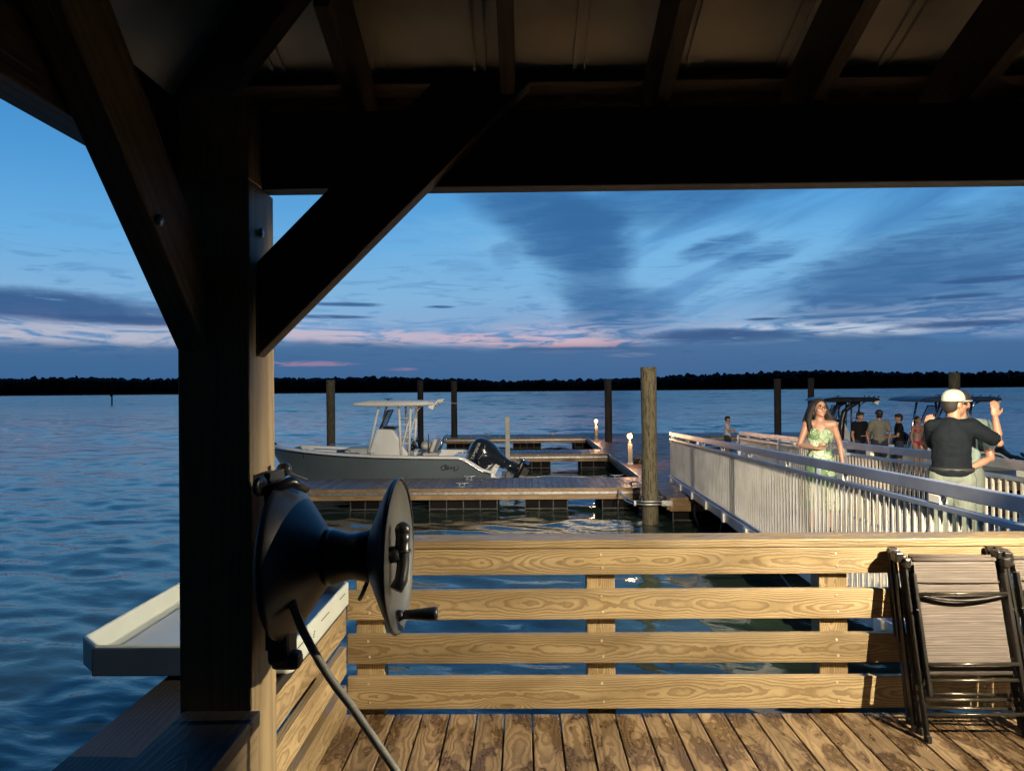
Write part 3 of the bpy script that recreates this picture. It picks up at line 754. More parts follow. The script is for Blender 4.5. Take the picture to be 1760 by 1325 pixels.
# ------------------------------------------------------------------ folding chairs
def make_chair():
    r = thing('folding_chair', 'x', 'chair', (0, 0, 0), 'folded patio chairs stacked against the railing')
    W = .425; ln = .19      # lean: top of chair moves +Y by ln over .80 m
    def q(x, z, w_): return Vector((x, ln*z/.8 - w_, z))
    # sling panel, two sheets: backrest and seat, slightly sagging
    b = MB(); nx, nz = 8, 22; vs = []; fs = []
    for j in range(nz+1):
        z = .285 + (.800-.285)*j/nz
        for i in range(nx+1):
            u = i/nx; sag = .010*sin(pi*u)*sin(pi*j/nz)
            vs.append(q(.015+(W-.03)*u, z, .052-sag))
    n = (nx+1)
    for j in range(nz):
        for i in range(nx): fs.append((j*n+i, j*n+i+1, (j+1)*n+i+1, (j+1)*n+i))
    k = len(vs); vs += [v+Vector((0, .004, 0)) for v in vs]; fs += [tuple(reversed([i+k for i in f])) for f in fs]
    for i in range(nx): fs.append((i, i+k, i+1+k, i+1)); a0 = nz*n; fs.append((a0+i, a0+i+1, a0+i+1+k, a0+i+k))
    b.add(vs, fs, smooth=True); b.build('sling_seat', 'sling', r)
    MB().tube([q(.012, .803, .052), q(W-.012, .803, .052)], .010, 10).build('top_hem', 'sling', r)
    MB().tube([q(.01, .70, .058), q(W-.01, .70, .058)], .004, 8).build('seam', 'sling', r)
    def bar(name, a, c, wd=.016, dp=.030): MB().beam(a, c, wd, dp, up=(0, 1, 0)).build(name, 'cframe', r, bevel=.003)
    for x in (0., W):
        bar('seat_rail', q(x+(.004 if x else -.004), .745, .075), q(x+(.004 if x else -.004), .205, .075))
        o2 = .026 if x else -.026
        bar('front_leg', q(x+o2, .80, .045), q(x+o2, .022, .045), .014, .034)
        o3 = .052 if x else -.052
        bar('rear_leg', q(x+o3, .81, .0), q(x+o3, .04, -.012), .014, .034)
        bar('armrest', q(x+o3, .845, -.012), q(x+o3*.9, .40, -.038), .036, .020)
        MB().box(q(x+o3, .79, .03)-Vector((.020, .030, 0)), q(x+o3, .79, .03)+Vector((.020, .030, .05))).build('arm_knuckle', 'cframe', r, bevel=.008)
        MB().box(q(x+o2, .77, .06)-Vector((.016, .02, 0)), q(x+o2, .77, .06)+Vector((.016, .02, .045))).build('arm_knuckle', 'cframe', r, bevel=.007)
        MB().ell(q(x+(.014 if x else -.014), .585, .090), .0065, 8, 6).build('rivet', 'chrome', r)
        MB().box(q(x+o2, .0, .045)-Vector((.011, .018, 0)), q(x+o2, .0, .045)+Vector((.011, .018, .035))).build('foot_cap', 'black', r, bevel=.004)
        MB().box(q(x+o3, .02, -.01)-Vector((.011, .018, 0)), q(x+o3, .02, -.01)+Vector((.011, .018, .035))).build('foot_cap', 'black', r, bevel=.004)
    def tb(z, w_, x0=0., x1=W, rr=.0085): MB().tube([q(x0, z, w_), q(x1, z, w_)], rr, 10).build('cross_tube', 'ctube', r)
    tb(.655, .085); tb(.345, .085); tb(.270, .07, -.02, W+.02); tb(.115, .045, -.02, W+.02); tb(.155, -.01, -.05, W+.05)
    pts = [q(W*i/12, .648-.026*sin(pi*i/12), .078) for i in range(13)]
    MB().tube(pts, .008, 8).build('curved_bar', 'cframe', r)
    return r
ch = make_chair()
ch.location = (1.835, 3.345, 1.0); ch.scale = (.97, 1, .965); ch['label'] = 'folded patio chair with tan striped sling, frontmost of the stack on the railing'
c2 = copy_tree(ch); c2.location = (1.85, 3.42, 1.0); c2['label'] = 'folded dark framed chair behind and left of the front chair, mostly hidden'; c2.rotation_euler = (0, 0, radians(-3))
c3 = copy_tree(ch); c3.location = (2.335, 3.37, 1.0); c3['label'] = 'folded patio chair cut off at the right edge of the photo'; c3.rotation_euler = (0, 0, radians(4))

# ------------------------------------------------------------------ floating docks
def cleat(parent, org, x, y, z, s=1., rz=0.):
    b = MB(); R_ = Matrix.Rotation(rz, 3, 'Z')
    pts = [(-.15*s, 0, .085*s), (-.10*s, 0, .068*s), (-.04*s, 0, .06*s), (.04*s, 0, .06*s), (.10*s, 0, .068*s), (.15*s, 0, .085*s)]
    b.tube([Vector((x, y, z)) + R_ @ Vector(p) for p in pts], [.008*s, .011*s, .014*s, .014*s, .011*s, .008*s], 8)
    for dx in (-.045, .045):
        b.tube([Vector((x, y, z)) + R_ @ Vector((dx*s, 0, 0)), Vector((x, y, z)) + R_ @ Vector((dx*s, 0, .06*s))], [.014*s, .011*s], 8)
    b.box((x-.07*s, y-.03*s, z+.001), (x+.07*s, y+.03*s, z+.008))
    b.build('cleat', 'galv', parent, org)
def float_tub(parent, org, xa, xb, ya, yb):
    fl = MB().box((xa, ya, -.30), (xb, yb, .255)).build('float', 'float', parent, org, bevel=.03)
    n = max(2, int((xb-xa)/.30)); b = MB()
    for i in range(n+1):
        x = xa + (xb-xa)*i/n
        b.box((x-.012, ya-.018, -.02), (x+.012, ya-.001, .25))
    b.box((xa, ya-.022, .035), (xb, ya-.0185, .062))
    b.build('float_rib', 'floatrib', fl, org)
def dock(name, label, xa, xb, ya, yb, planks='x', tubs=(), mat='dock', cleats=(), faces=True, pitch=.145):
    org = ((xa+xb)/2, (ya+yb)/2, 0)
    r = thing(name, label, 'dock', org)
    b = MB()
    if planks == 'x':      # planks run along Y, laid side by side in X
        x = xa
        while x < xb-.02:
            e_ = min(x+pitch-.007, xb); b.box((x, ya+.002, .465+random.uniform(-.001, .001)), (e_, yb-.002, .5+random.uniform(-.002, .002)), long=1); x += pitch
    else:
        y = ya
        while y < yb-.02:
            e_ = min(y+pitch-.007, yb); b.box((xa+.002, y, .465), (xb-.002, e_, .5+random.uniform(-.002, .002)), long=0); y += pitch
    b.build('planks', mat, r, org)
    # rim: upper rub board, metal strip, lower fascia on the near side
    MB().box((xa, ya-.030, .425), (xb, ya+.001, .498)).build('rub_board', 'fascia', r, org, bevel=.004)
    MB().box((xa, ya-.022, .368), (xb, ya, .423)).build('edge_strip', 'galv', r, org, bevel=.004)
    MB().box((xa, ya-.036, .262), (xb, ya, .366)).build('fascia_board', 'fascia', r, org, bevel=.004)
    MB().box((xa-.03, ya, .262), (xa, yb, .496)).build('end_board', 'fascia', r, org, bevel=.004)
    MB().box((xa, yb, .262), (xb, yb+.03, .496)).build('back_board', 'fascia', r, org, bevel=.004)
    MB().box((xa+.05, ya+.05, .30), (xb-.05, yb-.05, .455)).build('frame', 'blackm', r, org)
    for (a, c) in tubs: float_tub(r, org, a, c, ya+.12, yb-.10)
    for (x, y, s, rz) in cleats: cleat(r, org, x, y, .5, s, rz)
    return r
f1 = dock('finger_dock', 'nearest floating finger dock beside the grey boat on black floats', -6.6, 2.76, 15.47, 17.28, 'x',
     [(-6.4, -5.4), (-3.7, -2.75), (-2.0, -.55), (0.05, .95), (1.7, 2.7)], 'dock', [(-1.32, 15.75, 1.15, 0), (-1.25, 17.0, 1.15, 0), (2.3, 15.75, 1.1, 0), (2.2, 17.05, 1.1, 0)])
f2 = dock('finger_dock', 'middle floating finger dock behind the outboard motor', -1.7, 2.76, 23.5, 25.2, 'x', [(-1.6, -.9), (.0, .9), (1.9, 2.7)], 'dock', [(2.0, 23.8, 1.1, 0), (-.9, 24.9, 1.1, 0)])
f3 = dock('end_dock', 'long cross dock at the far end of the walkway', -3.4, 16, 31.6, 33.9, 'x', [(-3.3, -1.8), (-.4, .8), (2.3, 3.6), (6, 7.5), (10, 11.5)], 'dock', [(-1.6, 33.5, 1.2, 0), (1.4, 33.5, 1.2, 0)], pitch=.29)
f4 = dock('finger_dock', 'finger dock right of the gangway where the children stand', 6.42, 15, 16.35, 18.05, 'x', [(7, 8.2), (10, 11.2), (13, 14)], 'dock', [(8.2, 17.8, 1.1, 0)])
mw = dock('walkway_dock', 'main reddish floating walkway under the lamps and gangway foot', 2.80, 6.38, 14.0, 31.55, 'y', [(2.9, 3.7), (4.5, 5.6)], 'walk', [(2.95, 22.3, 1.1, pi/2), (3.0, 27.6, 1.1, pi/2)])
mo = (4.59, 22.775, 0)
MB().box((2.765, 17.32, .40), (2.799, 23.45, .503)).build('edge_strip', 'galv', mw, mo, bevel=.004)
MB().box((2.765, 25.25, .40), (2.799, 31.5, .503)).build('edge_strip', 'galv', mw, mo, bevel=.004)
# front service panel with two pipe holes
fp = MB().box((2.81, 13.925, .245), (3.83, 13.963, .462)); fp.build('front_panel', 'fascia', mw, mo, bevel=.006)
fq = MB().box((2.79, 13.90, .463), (3.86, 13.968, .506)); fq.build('front_lip', 'fascia', mw, mo, bevel=.006)
for hx in (3.27, 3.45):
    MB().lathe([(.046, -.004), (.046, .006), (.03, .006)], (hx, 13.923, .385), (0, -1, 0), 20).build('pipe_hole', 'blackm', mw, mo)
hz = thing('service_hose', 'grey hose drooping from the left hole of the wooden dock front', 'hose', (3.27, 13.92, .385))
MB().tube(spline([(0, .01, 0), (-.0, -.06, -.03), (-.02, -.09, -.14), (.0, -.10, -.26), (.06, -.10, -.42)]), .018, 8).build('hose_length', 'hose', hz)
hz = thing('service_cable', 'pale cable stretched from the right hole down towards the pine railing', 'cable', (3.45, 13.92, .385))
MB().tube(spline([(0, .01, 0), (.03, -.15, -.04), (.05, -1.4, -.10), (.04, -3.1, -.20), (-.0, -4.2, -.32), (-.1, -5.5, -.5)]), .013, 8).build('cable_length', 'hose', hz)
hz = thing('mooring_rope', 'short pale rope hanging from the gangway beam into the water', 'rope', (3.60, 13.3, .42))
MB().tube(spline([(.12, .1, .06), (.08, 0, -.1), (.0, -.05, -.28), (-.03, -.05, -.45)]), .014, 8).build('rope_length', 'hose', hz)

# near pile with its galvanised hoop
def pile(x, y, top, r=.15, mat='pile', label='', d0=0):
    o_ = thing('mooring_pile', label, 'pile', (x, y, 0), 'round timber mooring piles')
    b = MB(); n = 20; vs = []; prof = []
    zz = [-1.5, 0, .1, .2, .35, .6, .9, 1.2, 1.5, 1.8, 2.1, 2.4, 2.7, top-.01, top]
    b.lathe([(r*(1.03 if z < .3 else 1.0 - .012*z) - (.012 if z == top else 0), z) for z in zz], (0, 0, 0), (0, 0, 1), n)
    for i, q in enumerate(b.v):
        k = mn.noise(Vector((q[0]*5+x, q[1]*5, q[2]*.8)))*.014
        l = sqrt(q[0]**2+q[1]**2)+1e-6; b.v[i] = (q[0]*(1+k/l*1.), q[1]*(1+k/l), q[2])
    b.build('pile_shaft', mat, o_)
    o_.rotation_euler = (radians(random.uniform(-.3, .3)), radians(d0), 0)
    return o_
pile(2.455, 14.1, 3.005, .153, label='nearest timber pile, mottled green, held by the steel hoop', d0=-.1)
pile(-6.6, 25, 2.975, label='brown pile rising behind the bow of the grey boat')
pile(-5.0, 35.7, 3.09, mat='pile_d', label='dark pile seen behind the T-top of the grey boat')
pile(-3.03, 32.4 , 2.99, .14, mat='pile_d', label='dark pile at the left end of the cross dock')
pile(3.41, 28.85, 2.98, mat='pile_d', label='dark pile standing through the walkway beside the farther lamp')
pile(10.9, 31.2, 2.95, .145, mat='pile_d', label='thin dark pile left of the woman beyond the gangway')
pile(13.51, 34.2, 3.0, .145, mat='pile_d', label='thin dark pile rising just behind the head of the woman')
pile(12.33, 20.9, 2.97, .15, label='pile rising behind the two men hugging on the gangway')
HO = (2.5, 14.1, .45)
b = MB()
for z in (.40, .455):
    b.tube([(2.82, 13.80, z), (2.30, 13.80, z), (2.10, 13.92, z), (2.02, 14.25, z), (2.02, 15.40, z)], .016, 8)
    b.tube([(2.82, 14.42, z), (2.3, 14.42, z)], .016, 8)
b.box((2.62, 13.775, .375), (2.82, 13.825, .475)); b.box((2.10, 13.78, .385), (2.14, 13.86, .47))
b.build('pile_guide', 'galv', mw, mo)
b = MB(); b.lathe([(.035, -.05), (.035, .05)], (2.26, 13.86, .475), (1, 0, 0), 10); b.lathe([(.035, -.05), (.035, .05)], (2.66, 13.9, .475), (0, 1, 0), 10)
b.build('guide_roller', 'black', mw, mo)
# white guide pole
gp = thing('guide_pole', 'pale square PVC guide pole standing behind the outboard motor', 'pole', (-.47, 23.3, -.4))
b = MB().box((-.075, -.06, 0), (.075, .06, 2.10)); b.box((-.045, -.05, 2.10), (.05, .05, 2.15)); b.build('pole_shaft', 'pvc', gp, bevel=.012)
cm = thing('channel_marker', 'small dark channel marker post far out on the river at left', 'marker', (-86.8, 152.8, 0))
b = MB().lathe([(.16, -1), (.15, 2.3)], n=8); b.build('marker_post', 'blackm', cm)
MB().box((-.3, -.22, 1.8), (.3, -.17, 2.5)).build('marker_board', 'blackm', cm)
# equipment lump at foot of the nearer lamp
kt = thing('coiled_line', 'black coiled line lying beside the nearer lit lamp post', 'rope', (3.25, 20.2, .5))
b = MB()
for k in range(5):
    b.tube([(.17*cos(a)*(1+.1*sin(3*a+k)), .14*sin(a), .03+.035*k+.012*sin(2*a+k)) for a in [2*pi*i/24 for i in range(25)]], .02, 7)
b.build('line_coils', 'black', kt)
# bollard lamps
def make_lamp():
    r = thing('dock_lamp', 'x', 'lamp', (0, 0, 0), 'lit lamp posts on the walkway')
    MB().box((-.065, -.065, 0), (.065, .065, .56)).build('lamp_post', 'lamppost', r, bevel=.006)
    MB().box((-.085, -.085, 0), (.085, .085, .03)).build('base_plate', 'galv', r, bevel=.004)
    MB().lathe([(.06, .56), (.045, .60), (.04, .68), (.055, .69)], n=16).build('lamp_neck', 'lamppost', r)
    MB().lathe([(.03, .69), (.062, .715), (.078, .76), (.074, .80), (.05, .835), (.02, .845)], n=20).build('lamp_globe', 'globe', r)
    MB().lathe([(.085, .846), (.09, .852), (.02, .885)], n=16).build('lamp_cap', 'blackm', r)
    return r
l1 = make_lamp(); l1.location = (2.99, 20.3, .5); l1['label'] = 'nearer lit lamp post on the walkway beside the mottled pile'
l2 = copy_tree(l1); l2.location = (3.02, 29.8, .5); l2['label'] = 'farther lit lamp post near the end of the walkway'
lamp('dock_lamp_light', 'POINT', (2.99, 20.12, 1.26), 45, (1, .52, .22), .09)
lamp('dock_lamp_light', 'POINT', (3.02, 29.62, 1.26), 45, (1, .52, .22), .09)

# ------------------------------------------------------------------ gangway
GA = Vector((3.405, 16.8, .596)); GB = Vector((2.62, 3.86, .93)); GW = Vector((1.62, .09, 0))
gw = thing('gangway', 'long aluminium gangway with picket railings sloping down to the floating dock', 'gangway', tuple(GA)); go = GA
dg_ = (GB-GA)
def gp_(t, z, side=0, out=0.): return GA + dg_*t + GW*side + Vector((-1, .06, 0))*out*(1 if side == 0 else -1) + Vector((0, 0, z))
RH0, RH1 = 1.0, 1.09
def rh(t): return RH0 + (RH1-RH0)*t
nseg = 10
for side in (0, 1):
    def strip(name, zf, wd, ht, mat, out=0.): MB().beam(gp_(0, zf(0), side, out), gp_(1.0065, zf(1), side, out), wd, ht).build(name, mat, gw, go, bevel=.006)
    strip('top_rail', lambda t: rh(t)-.045, .05, .088, 'alu_pl')
    strip('mid_rail', lambda t: rh(t)-.168, .045, .040, 'alu_pl')
    strip('bottom_rail', lambda t: .015, .045, .035, 'alu_pl')
    strip('side_beam', lambda t: -.075+.0*t, .05, .135, 'alu_pl', .028)
    np_ = 8
    for k in range(0, np_+1, 2):
        t = k/np_; t = min(max(t, .003), .997)
        MB().beam(gp_(t, -.02, side, -.045), gp_(t, rh(t)-.09, side, -.045), .045, .045, up=(0, 1, 0)).build('rail_post', 'alu_pl', gw, go, bevel=.004)
    for k in range(np_):
        t = (k+.42)/np_
        MB().beam(gp_(t, rh(t)-.118, side), gp_(t+.011, rh(t)-.118, side), .048, .055).build('rail_bracket', 'alu_end', gw, go, bevel=.004)
    # brackets and cross tube ends under the walk
    if side == 0:
        for k in range(9):
            t = .03 + k*.105
            MB().beam(gp_(t, -.085, 0, .055), gp_(t+.0105, -.085, 0, .055), .05, .13).build('cross_tube', 'alu_end', gw, go, bevel=.004)
# pickets: the largest hundred as parts, the rest as one
nb = 116; pk = {0: [], 1: []}
proto = {}
rest = MB()
def picket(b, t, side):
    b.beam(gp_(t, .033, side), gp_(t, rh(t)-.19, side), .021, .021, up=(0, 1, 0))
for side in (0, 1):
    for k in range(nb):
        t = (k+.5)/nb
        if (side == 0 and k >= nb-66) or (side == 1 and k >= nb-34 - 16 and k < nb-16):
            b = MB(); picket(b, t, side); b.build('picket', 'alu', gw, go)
        else: picket(rest, t, side)
tag(rest.build('pickets', 'alu', gw, go), kind='stuff')
b = MB()
ng = 60
for k in range(ng):
    t0 = k/ng; t1 = (k+.93)/ng
    p = [gp_(t0, .0, 0, -.03), gp_(t1, .0, 0, -.03), gp_(t1, .0, 1, -.03), gp_(t0, .0, 1, -.03)]
    b.add([tuple(q) for q in p] + [tuple(q-Vector((0, 0, .03))) for q in p], [(0, 1, 2, 3), (7, 6, 5, 4), (0, 4, 5, 1), (1, 5, 6, 2), (2, 6, 7, 3), (3, 7, 4, 0)])
b.build('tread_deck', 'alu', gw, go)

# ------------------------------------------------------------------ boats
def make_boat(label, hullm, topm, frm, tshift=0., logo=False, topscale=1., name='center_console_boat'):
    r = thing(name, label, 'boat')
    Lh = 5.72
    # local: bow at x=0, stern at x=Lh, y across, z above water
    st = [ # x, sheer half beam, sheer z, chine hb, chine z, keel z
        (0.00, .02, 1.19, .01, 1.02, 1.00), (.12, .16, 1.175, .03, .84, .78), (.35, .40, 1.15, .09, .58, .44), (.62, .58, 1.125, .18, .44, .22), (1.0, .76, 1.09, .34, .33, .02), (1.5, .92, 1.05, .55, .24, -.12),
        (2.1, 1.03, 1.01, .75, .17, -.22), (2.9, 1.09, .97, .88, .12, -.28), (3.8, 1.11, .945, .93, .09, -.30), (4.6, 1.10, .93, .94, .08, -.30), (4.92, 1.095, .925, .94, .08, -.30), (5.08, 1.09, .89, .94, .08, -.30), (5.3, 1.08, .76, .94, .08, -.30), (5.52, 1.07, .62, .94, .08, -.30), (Lh, 1.06, .56, .94, .08, -.30)]
    def rows(s_):
        x, hb, sz, cb, cz, kz = s_
        out = [(hb, sz)]
        for u in (.2, .4, .6, .8):
            fl = 1-u; out.append((cb+(hb-cb)*(fl**1.25), cz+(sz-cz)*fl))
        out += [(cb, cz), (cb*.97, cz-.03), (0., kz)]
        return [(x, y, z) for y, z in out]
    R_ = [rows(s_) for s_ in st]; nr = len(R_[0])
    def loft(sel, mat, nm, off=0.):
        b = MB()
        for sg in (-1, 1):
            vs = []; fs = []
            for row in R_:
                for k in sel: vs.append((row[k][0], sg*(row[k][1]+off), row[k][2]))
            n = len(sel)
            for i in range(len(R_)-1):
                for k in range(n-1): fs.append((i*n+k, i*n+k+1, (i+1)*n+k+1, (i+1)*n+k))
            b.add(vs, fs, smooth=True)
        return b
    b = loft([0, 1, 2, 3, 4, 5], hullm, 'hull')
    rw = R_[-1]; vs = [(q[0], q[1], q[2]) for q in rw] + [(q[0], -q[1], q[2]) for q in reversed(rw)]
    b.add(vs, [tuple(range(len(vs)))])
    hl = b.build('hull', hullm, r)
    loft([5, 6, 7], 'gel', 'bottom').build('hull_bottom', 'bottom', r)
    # white chine stripe that widens at the bow
    b = MB()
    for sg in (-1, 1):
        vs = []; fs = []
        for i, row in enumerate(R_):
            a5 = Vector(row[5]); a3 = Vector(row[4])
            wdt = max(.04, .12*exp(-((row[0][0]-.9)/.8)**2)) if row[0][0] > .3 else .05
            t_ = min(1., wdt)
            p = a5.lerp(a3, t_); vs += [(a5.x, sg*(a5.y+.008), a5.z), (p.x, sg*(p.y+.008), p.z)]
        for i in range(len(R_)-1): fs.append((i*2, i*2+1, i*2+3, i*2+2))
        b.add(vs, fs, smooth=True)
    b.build('chine_stripe', 'gel', r)
    # gunwale cap and rub rail
    b = MB(); g2 = MB()
    for sg in (-1, 1):
        vs = []; fs = []
        for row in R_:
            x, y, z = row[0]; wi = min(y, .17)
            vs += [(x, sg*(y+.02), z-.02), (x, sg*(y+.02), z+.03), (x, sg*(y-wi), z+.035), (x, sg*(y-wi), z-.03)]
        for i in range(len(R_)-1):
            for k in range(4): fs.append((i*4+k, i*4+(k+1) % 4, (i+1)*4+(k+1) % 4, (i+1)*4+k))
        b.add(vs, fs, smooth=True)
        g2.tube([(row[0][0]-.01, sg*(row[0][1]+.024), row[0][2]-.03) for row in R_], .014, 6)
    b.build('gunwale', 'gel', r); g2.build('rub_rail', 'chrome', r)
    # inner liner and sole
    def lowy(row):
        for a_, c_ in zip(row[:5], row[1:6]):
            if c_[2] <= .42 <= a_[2]: return max(.03, min(row[0][1]-.22, c_[1]+(a_[1]-c_[1])*(.42-c_[2])/(a_[2]-c_[2]) - .06))
        return max(.03, min(row[0][1]-.22, row[5][1]-.08))
    b = MB()
    for sg in (-1, 1):
        vs = []; fs = []
        for row in R_[3:]:
            x, y, z = row[0]; vs += [(x, sg*(y-.17), z), (x, sg*lowy(row), .42)]
        for i in range(len(R_)-4): fs.append((i*2, i*2+1, i*2+3, i*2+2))
        b.add(vs, fs)
    vs = [(row[0][0], lowy(row), .42) for row in R_[3:]] + [(row[0][0], -lowy(row), .42) for row in reversed(R_[3:])]
    b.add(vs, [tuple(range(len(vs)))]); b.build('cockpit_liner', 'gel', r)
    vs = [(row[0][0], row[0][1]-.0, row[0][2]+.025) for row in R_[:4]] + [(row[0][0], -(row[0][1]), row[0][2]+.025) for row in reversed(R_[:4])]
    MB().add(vs, [tuple(range(len(vs)))]).build('foredeck', 'gel', r)
    # bow rail, bow cushions, forward seat
    MB().tube([(1.25, -.78, 1.10), (1.3, -.78, 1.15), (2.2, -.95, 1.13), (2.25, -.95, 1.07)], .012, 8).build('grab_rail', 'chrome', r)
    MB().tube([(1.25, .78, 1.10), (1.3, .78, 1.15), (2.2, .95, 1.13), (2.25, .95, 1.07)], .012, 8).build('grab_rail', 'chrome', r)
    for sg in (-1, 1): MB().box((1.55, sg*.55-.22, .80), (2.35, sg*.55+.22, 1.02)).build('bow_cushion', 'navy', r, bevel=.04)
    MB().box((1.95, -.42, .43), (2.62, .42, 1.13)).build('cooler_seat', 'cush', r, bevel=.07)
    MB().ell((2.66, 0, 1.16), (.085, .38, .17), rot=Matrix.Rotation(.25, 3, 'Y')).build('seat_back', 'cush', r)
    # console
    cs = tshift
    b = MB(); pr = [(2.50, .43), (2.60, 1.05), (2.78, 1.62), (3.20, 1.60), (3.36, 1.36), (3.50, 1.10), (3.62, .95), (3.66, .43)]
    b.prism([(a+cs, z) for a, z in pr], -.42, .42); b.build('console', 'gel', r, bevel=.05)
    b = MB(); b.prism([(a+cs, z) for a, z in ((2.84, 1.60), (3.06, 2.08), (3.08, 2.08), (2.87, 1.60))], -.36, .36); b.build('windshield', 'glass', r)
    MB().tube([(2.85+cs, -.37, 1.60), (3.07+cs, -.37, 2.08), (3.07+cs, .37, 2.08), (2.85+cs, .37, 1.60)], .02, 8).build('screen_frame', 'black', r)
    MB().box((2.92+cs, -.3, 1.605), (3.24+cs, .3, 1.67)).build('dash_panel', 'black', r, bevel=.03)
    wl = MB(); cc = Vector((3.70+cs, -.15, 1.22)); nx = Vector((.85, 0, .5)).normalized(); xa, ya, _ = basis(nx)
    wl.tube([cc + xa*.16*cos(a) + ya*.16*sin(a) for a in [2*pi*i/20 for i in range(21)]], .013, 7, False)
    for a in (.5, 2.6, 4.7): wl.tube([cc, cc + xa*.16*cos(a)+ya*.16*sin(a)], .009, 6)
    wl.tube([cc, cc-nx*.16], .02, 8); wl.tube([cc+Vector((.02, .3, .02)), cc+Vector((.07, .3, .16))], [.025, .03], 8); wl.ell(cc+Vector((-.06, .1, -.1)), (.1, .13, .09))
    wl.build('helm_wheel', 'black', r)
    # T-top
    tp = [(2.20, 2.235), (2.32, 2.30), (2.7, 2.345), (4.1, 2.33), (4.30, 2.29), (4.30, 2.235), (4.05, 2.20), (3.2, 2.185), (2.55, 2.195)]
    b = MB(); n = len(tp); vs = []
    ys = [(-.86, .93), (-.80, 1), (.80, 1), (.86, .93)]
    for y, k in ys:
        for x, z in tp: vs.append((3.25+cs+(x-3.25)*k*topscale, y*topscale, 2.25+(z-2.25)*(1 if k == 1 else .55)))
    fs = [tuple(range(n)), tuple(reversed(range(3*n, 4*n)))]
    for j in range(3):
        for i in range(n): fs.append((j*n+i, (j+1)*n+i, (j+1)*n+(i+1) % n, j*n+(i+1) % n))
    b.add(vs, fs); b.build('t_top', topm, r, bevel=.015)
    for sg in (-1, 1):
        y = sg*.44
        for a, c in (((2.56+cs, y, .95), (2.88+cs, y*1.25, 2.215)), ((3.42+cs, y*1.05, .93), (3.38+cs, y*1.25, 2.21)), ((3.62+cs, y*1.05, .95), (3.68+cs, y*1.25, 2.21))):
            MB().tube([a, Vector(a).lerp(Vector(c), .5), c], .032, 8).build('top_leg', frm, r)
        MB().tube(spline([(3.46+cs, y*1.08, 1.2), (3.60+cs, y*1.1, 1.75), (3.72+cs, y*1.18, 2.08), (3.92+cs, y*1.25, 2.215)]), .018, 8).build('top_leg', frm, r)
        rg = MB()
        for k in range(5): rg.tube([(3.40+cs, y*1.13, 1.25+k*.16), (3.64+cs, y*1.13, 1.25+k*.16)], .009, 6)
        rg.build('ladder_rungs', frm, r)
    MB().box((2.5+cs, -.5, 2.19), (3.9+cs, .5, 2.205)).build('top_frame', frm, r)
    rb = MB()
    for y in (-.55, -.2, .2, .55): rb.tube([(4.26+cs, y, 2.20), (4.40+cs, y, 2.36)], .022, 8)
    rb.build('rod_holder', frm, r)
    MB().box((4.16+cs, -.74, 2.12), (4.30+cs, -.52, 2.26), rot=Matrix.Rotation(.4, 3, 'Y')).build('spreader_light', 'gel', r, bevel=.01)
    MB().tube([(3.05+cs, -.2, 2.3), (3.05+cs, -.2, 2.37)], .02, 8).add([(2.95+cs, -.22, 2.37), (3.16+cs, -.22, 2.37), (3.16+cs, -.18, 2.37), (2.95+cs, -.18, 2.37), (2.95+cs, -.22, 2.385), (3.16+cs, -.22, 2.385), (3.16+cs, -.18, 2.385), (2.95+cs, -.18, 2.385)], [(0, 3, 2, 1), (4, 5, 6, 7), (0, 1, 5, 4), (1, 2, 6, 5), (2, 3, 7, 6), (3, 0, 4, 7)]).build('antenna', 'black', r)
    MB().tube([(3.5+cs, -.5, 2.33), (4.2+cs, -.55, 2.32), (5.0+cs, -.6, 2.24)], [.012, .009, .005], 6).build('whip_antenna', 'pvc', r)
    # leaning post with rod holders
    s2 = cs*.6
    MB().ell((4.02+s2, -.05, 1.17), (.15, .42, .13)).build('helm_seat', 'cush', r)
    b = MB().box((3.95+s2, -.45, .92), (4.35+s2, .45, 1.0)); b.build('seat_base', 'cush', r, bevel=.04)
    b = MB().box((4.18+s2, -.42, 1.0), (4.28+s2, .42, 1.36), rot=Matrix.Rotation(.35, 3, 'Y')); b.build('backrest', 'cush', r, bevel=.035)
    b = MB()
    for y in (-.38, -.13, .13, .38): b.tube([(4.30+s2, y, .98), (4.52+s2, y, 1.42)], .022, 8); 
    b.tube([(3.98+s2, -.4, .42), (4.05+s2, -.4, .95)], .02, 8); b.tube([(3.98+s2, .4, .42), (4.05+s2, .4, .95)], .02, 8); b.tube([(4.3+s2, -.4, .42), (4.25+s2, -.4, .95)], .02, 8)
    b.build('rod_rack', 'chrome', r)
    MB().tube([(4.12+s2, -.47, .98), (4.12+s2, -.47, 1.48)], .01, 6).build('rod', 'black', r)
    # stern bench
    MB().box((4.72, -.85, .43), (5.05, .85, .90)).build('stern_bench', 'gel', r, bevel=.05)
    MB().box((5.62, -.72, .30), (5.95, .72, .40)).build('swim_platform', 'gel', r, bevel=.03)
    # outboard, tilted up
    ob_ = MB(); c0 = Vector((5.16, 0, 1.09)); ax = Vector((.90, 0, -.42)).normalized()
    up_ = Vector((.42, 0, .90)).normalized()
    prof = [(.06, -.04), (.20, .0), (.30, .06), (.355, .16), (.375, .30), (.365, .44), (.32, .58), (.25, .70), (.20, .80), (.165, .90), (.14, 1.0)]
    ob_.lathe(prof, c0, ax, 28, sx=.74, sy=1.0, up=tuple(up_))
    motor = ob_.build('outboard_motor', 'cowl', r)
    leg = MB(); leg.tube([c0+ax*.95, c0+ax*1.15, c0+ax*1.32], [.14, .12, .10], 12); leg.beam(c0+ax*1.1, c0+ax*1.45, .10, .30, up=tuple(up_))
    leg.build('lower_unit', 'cowl', motor)
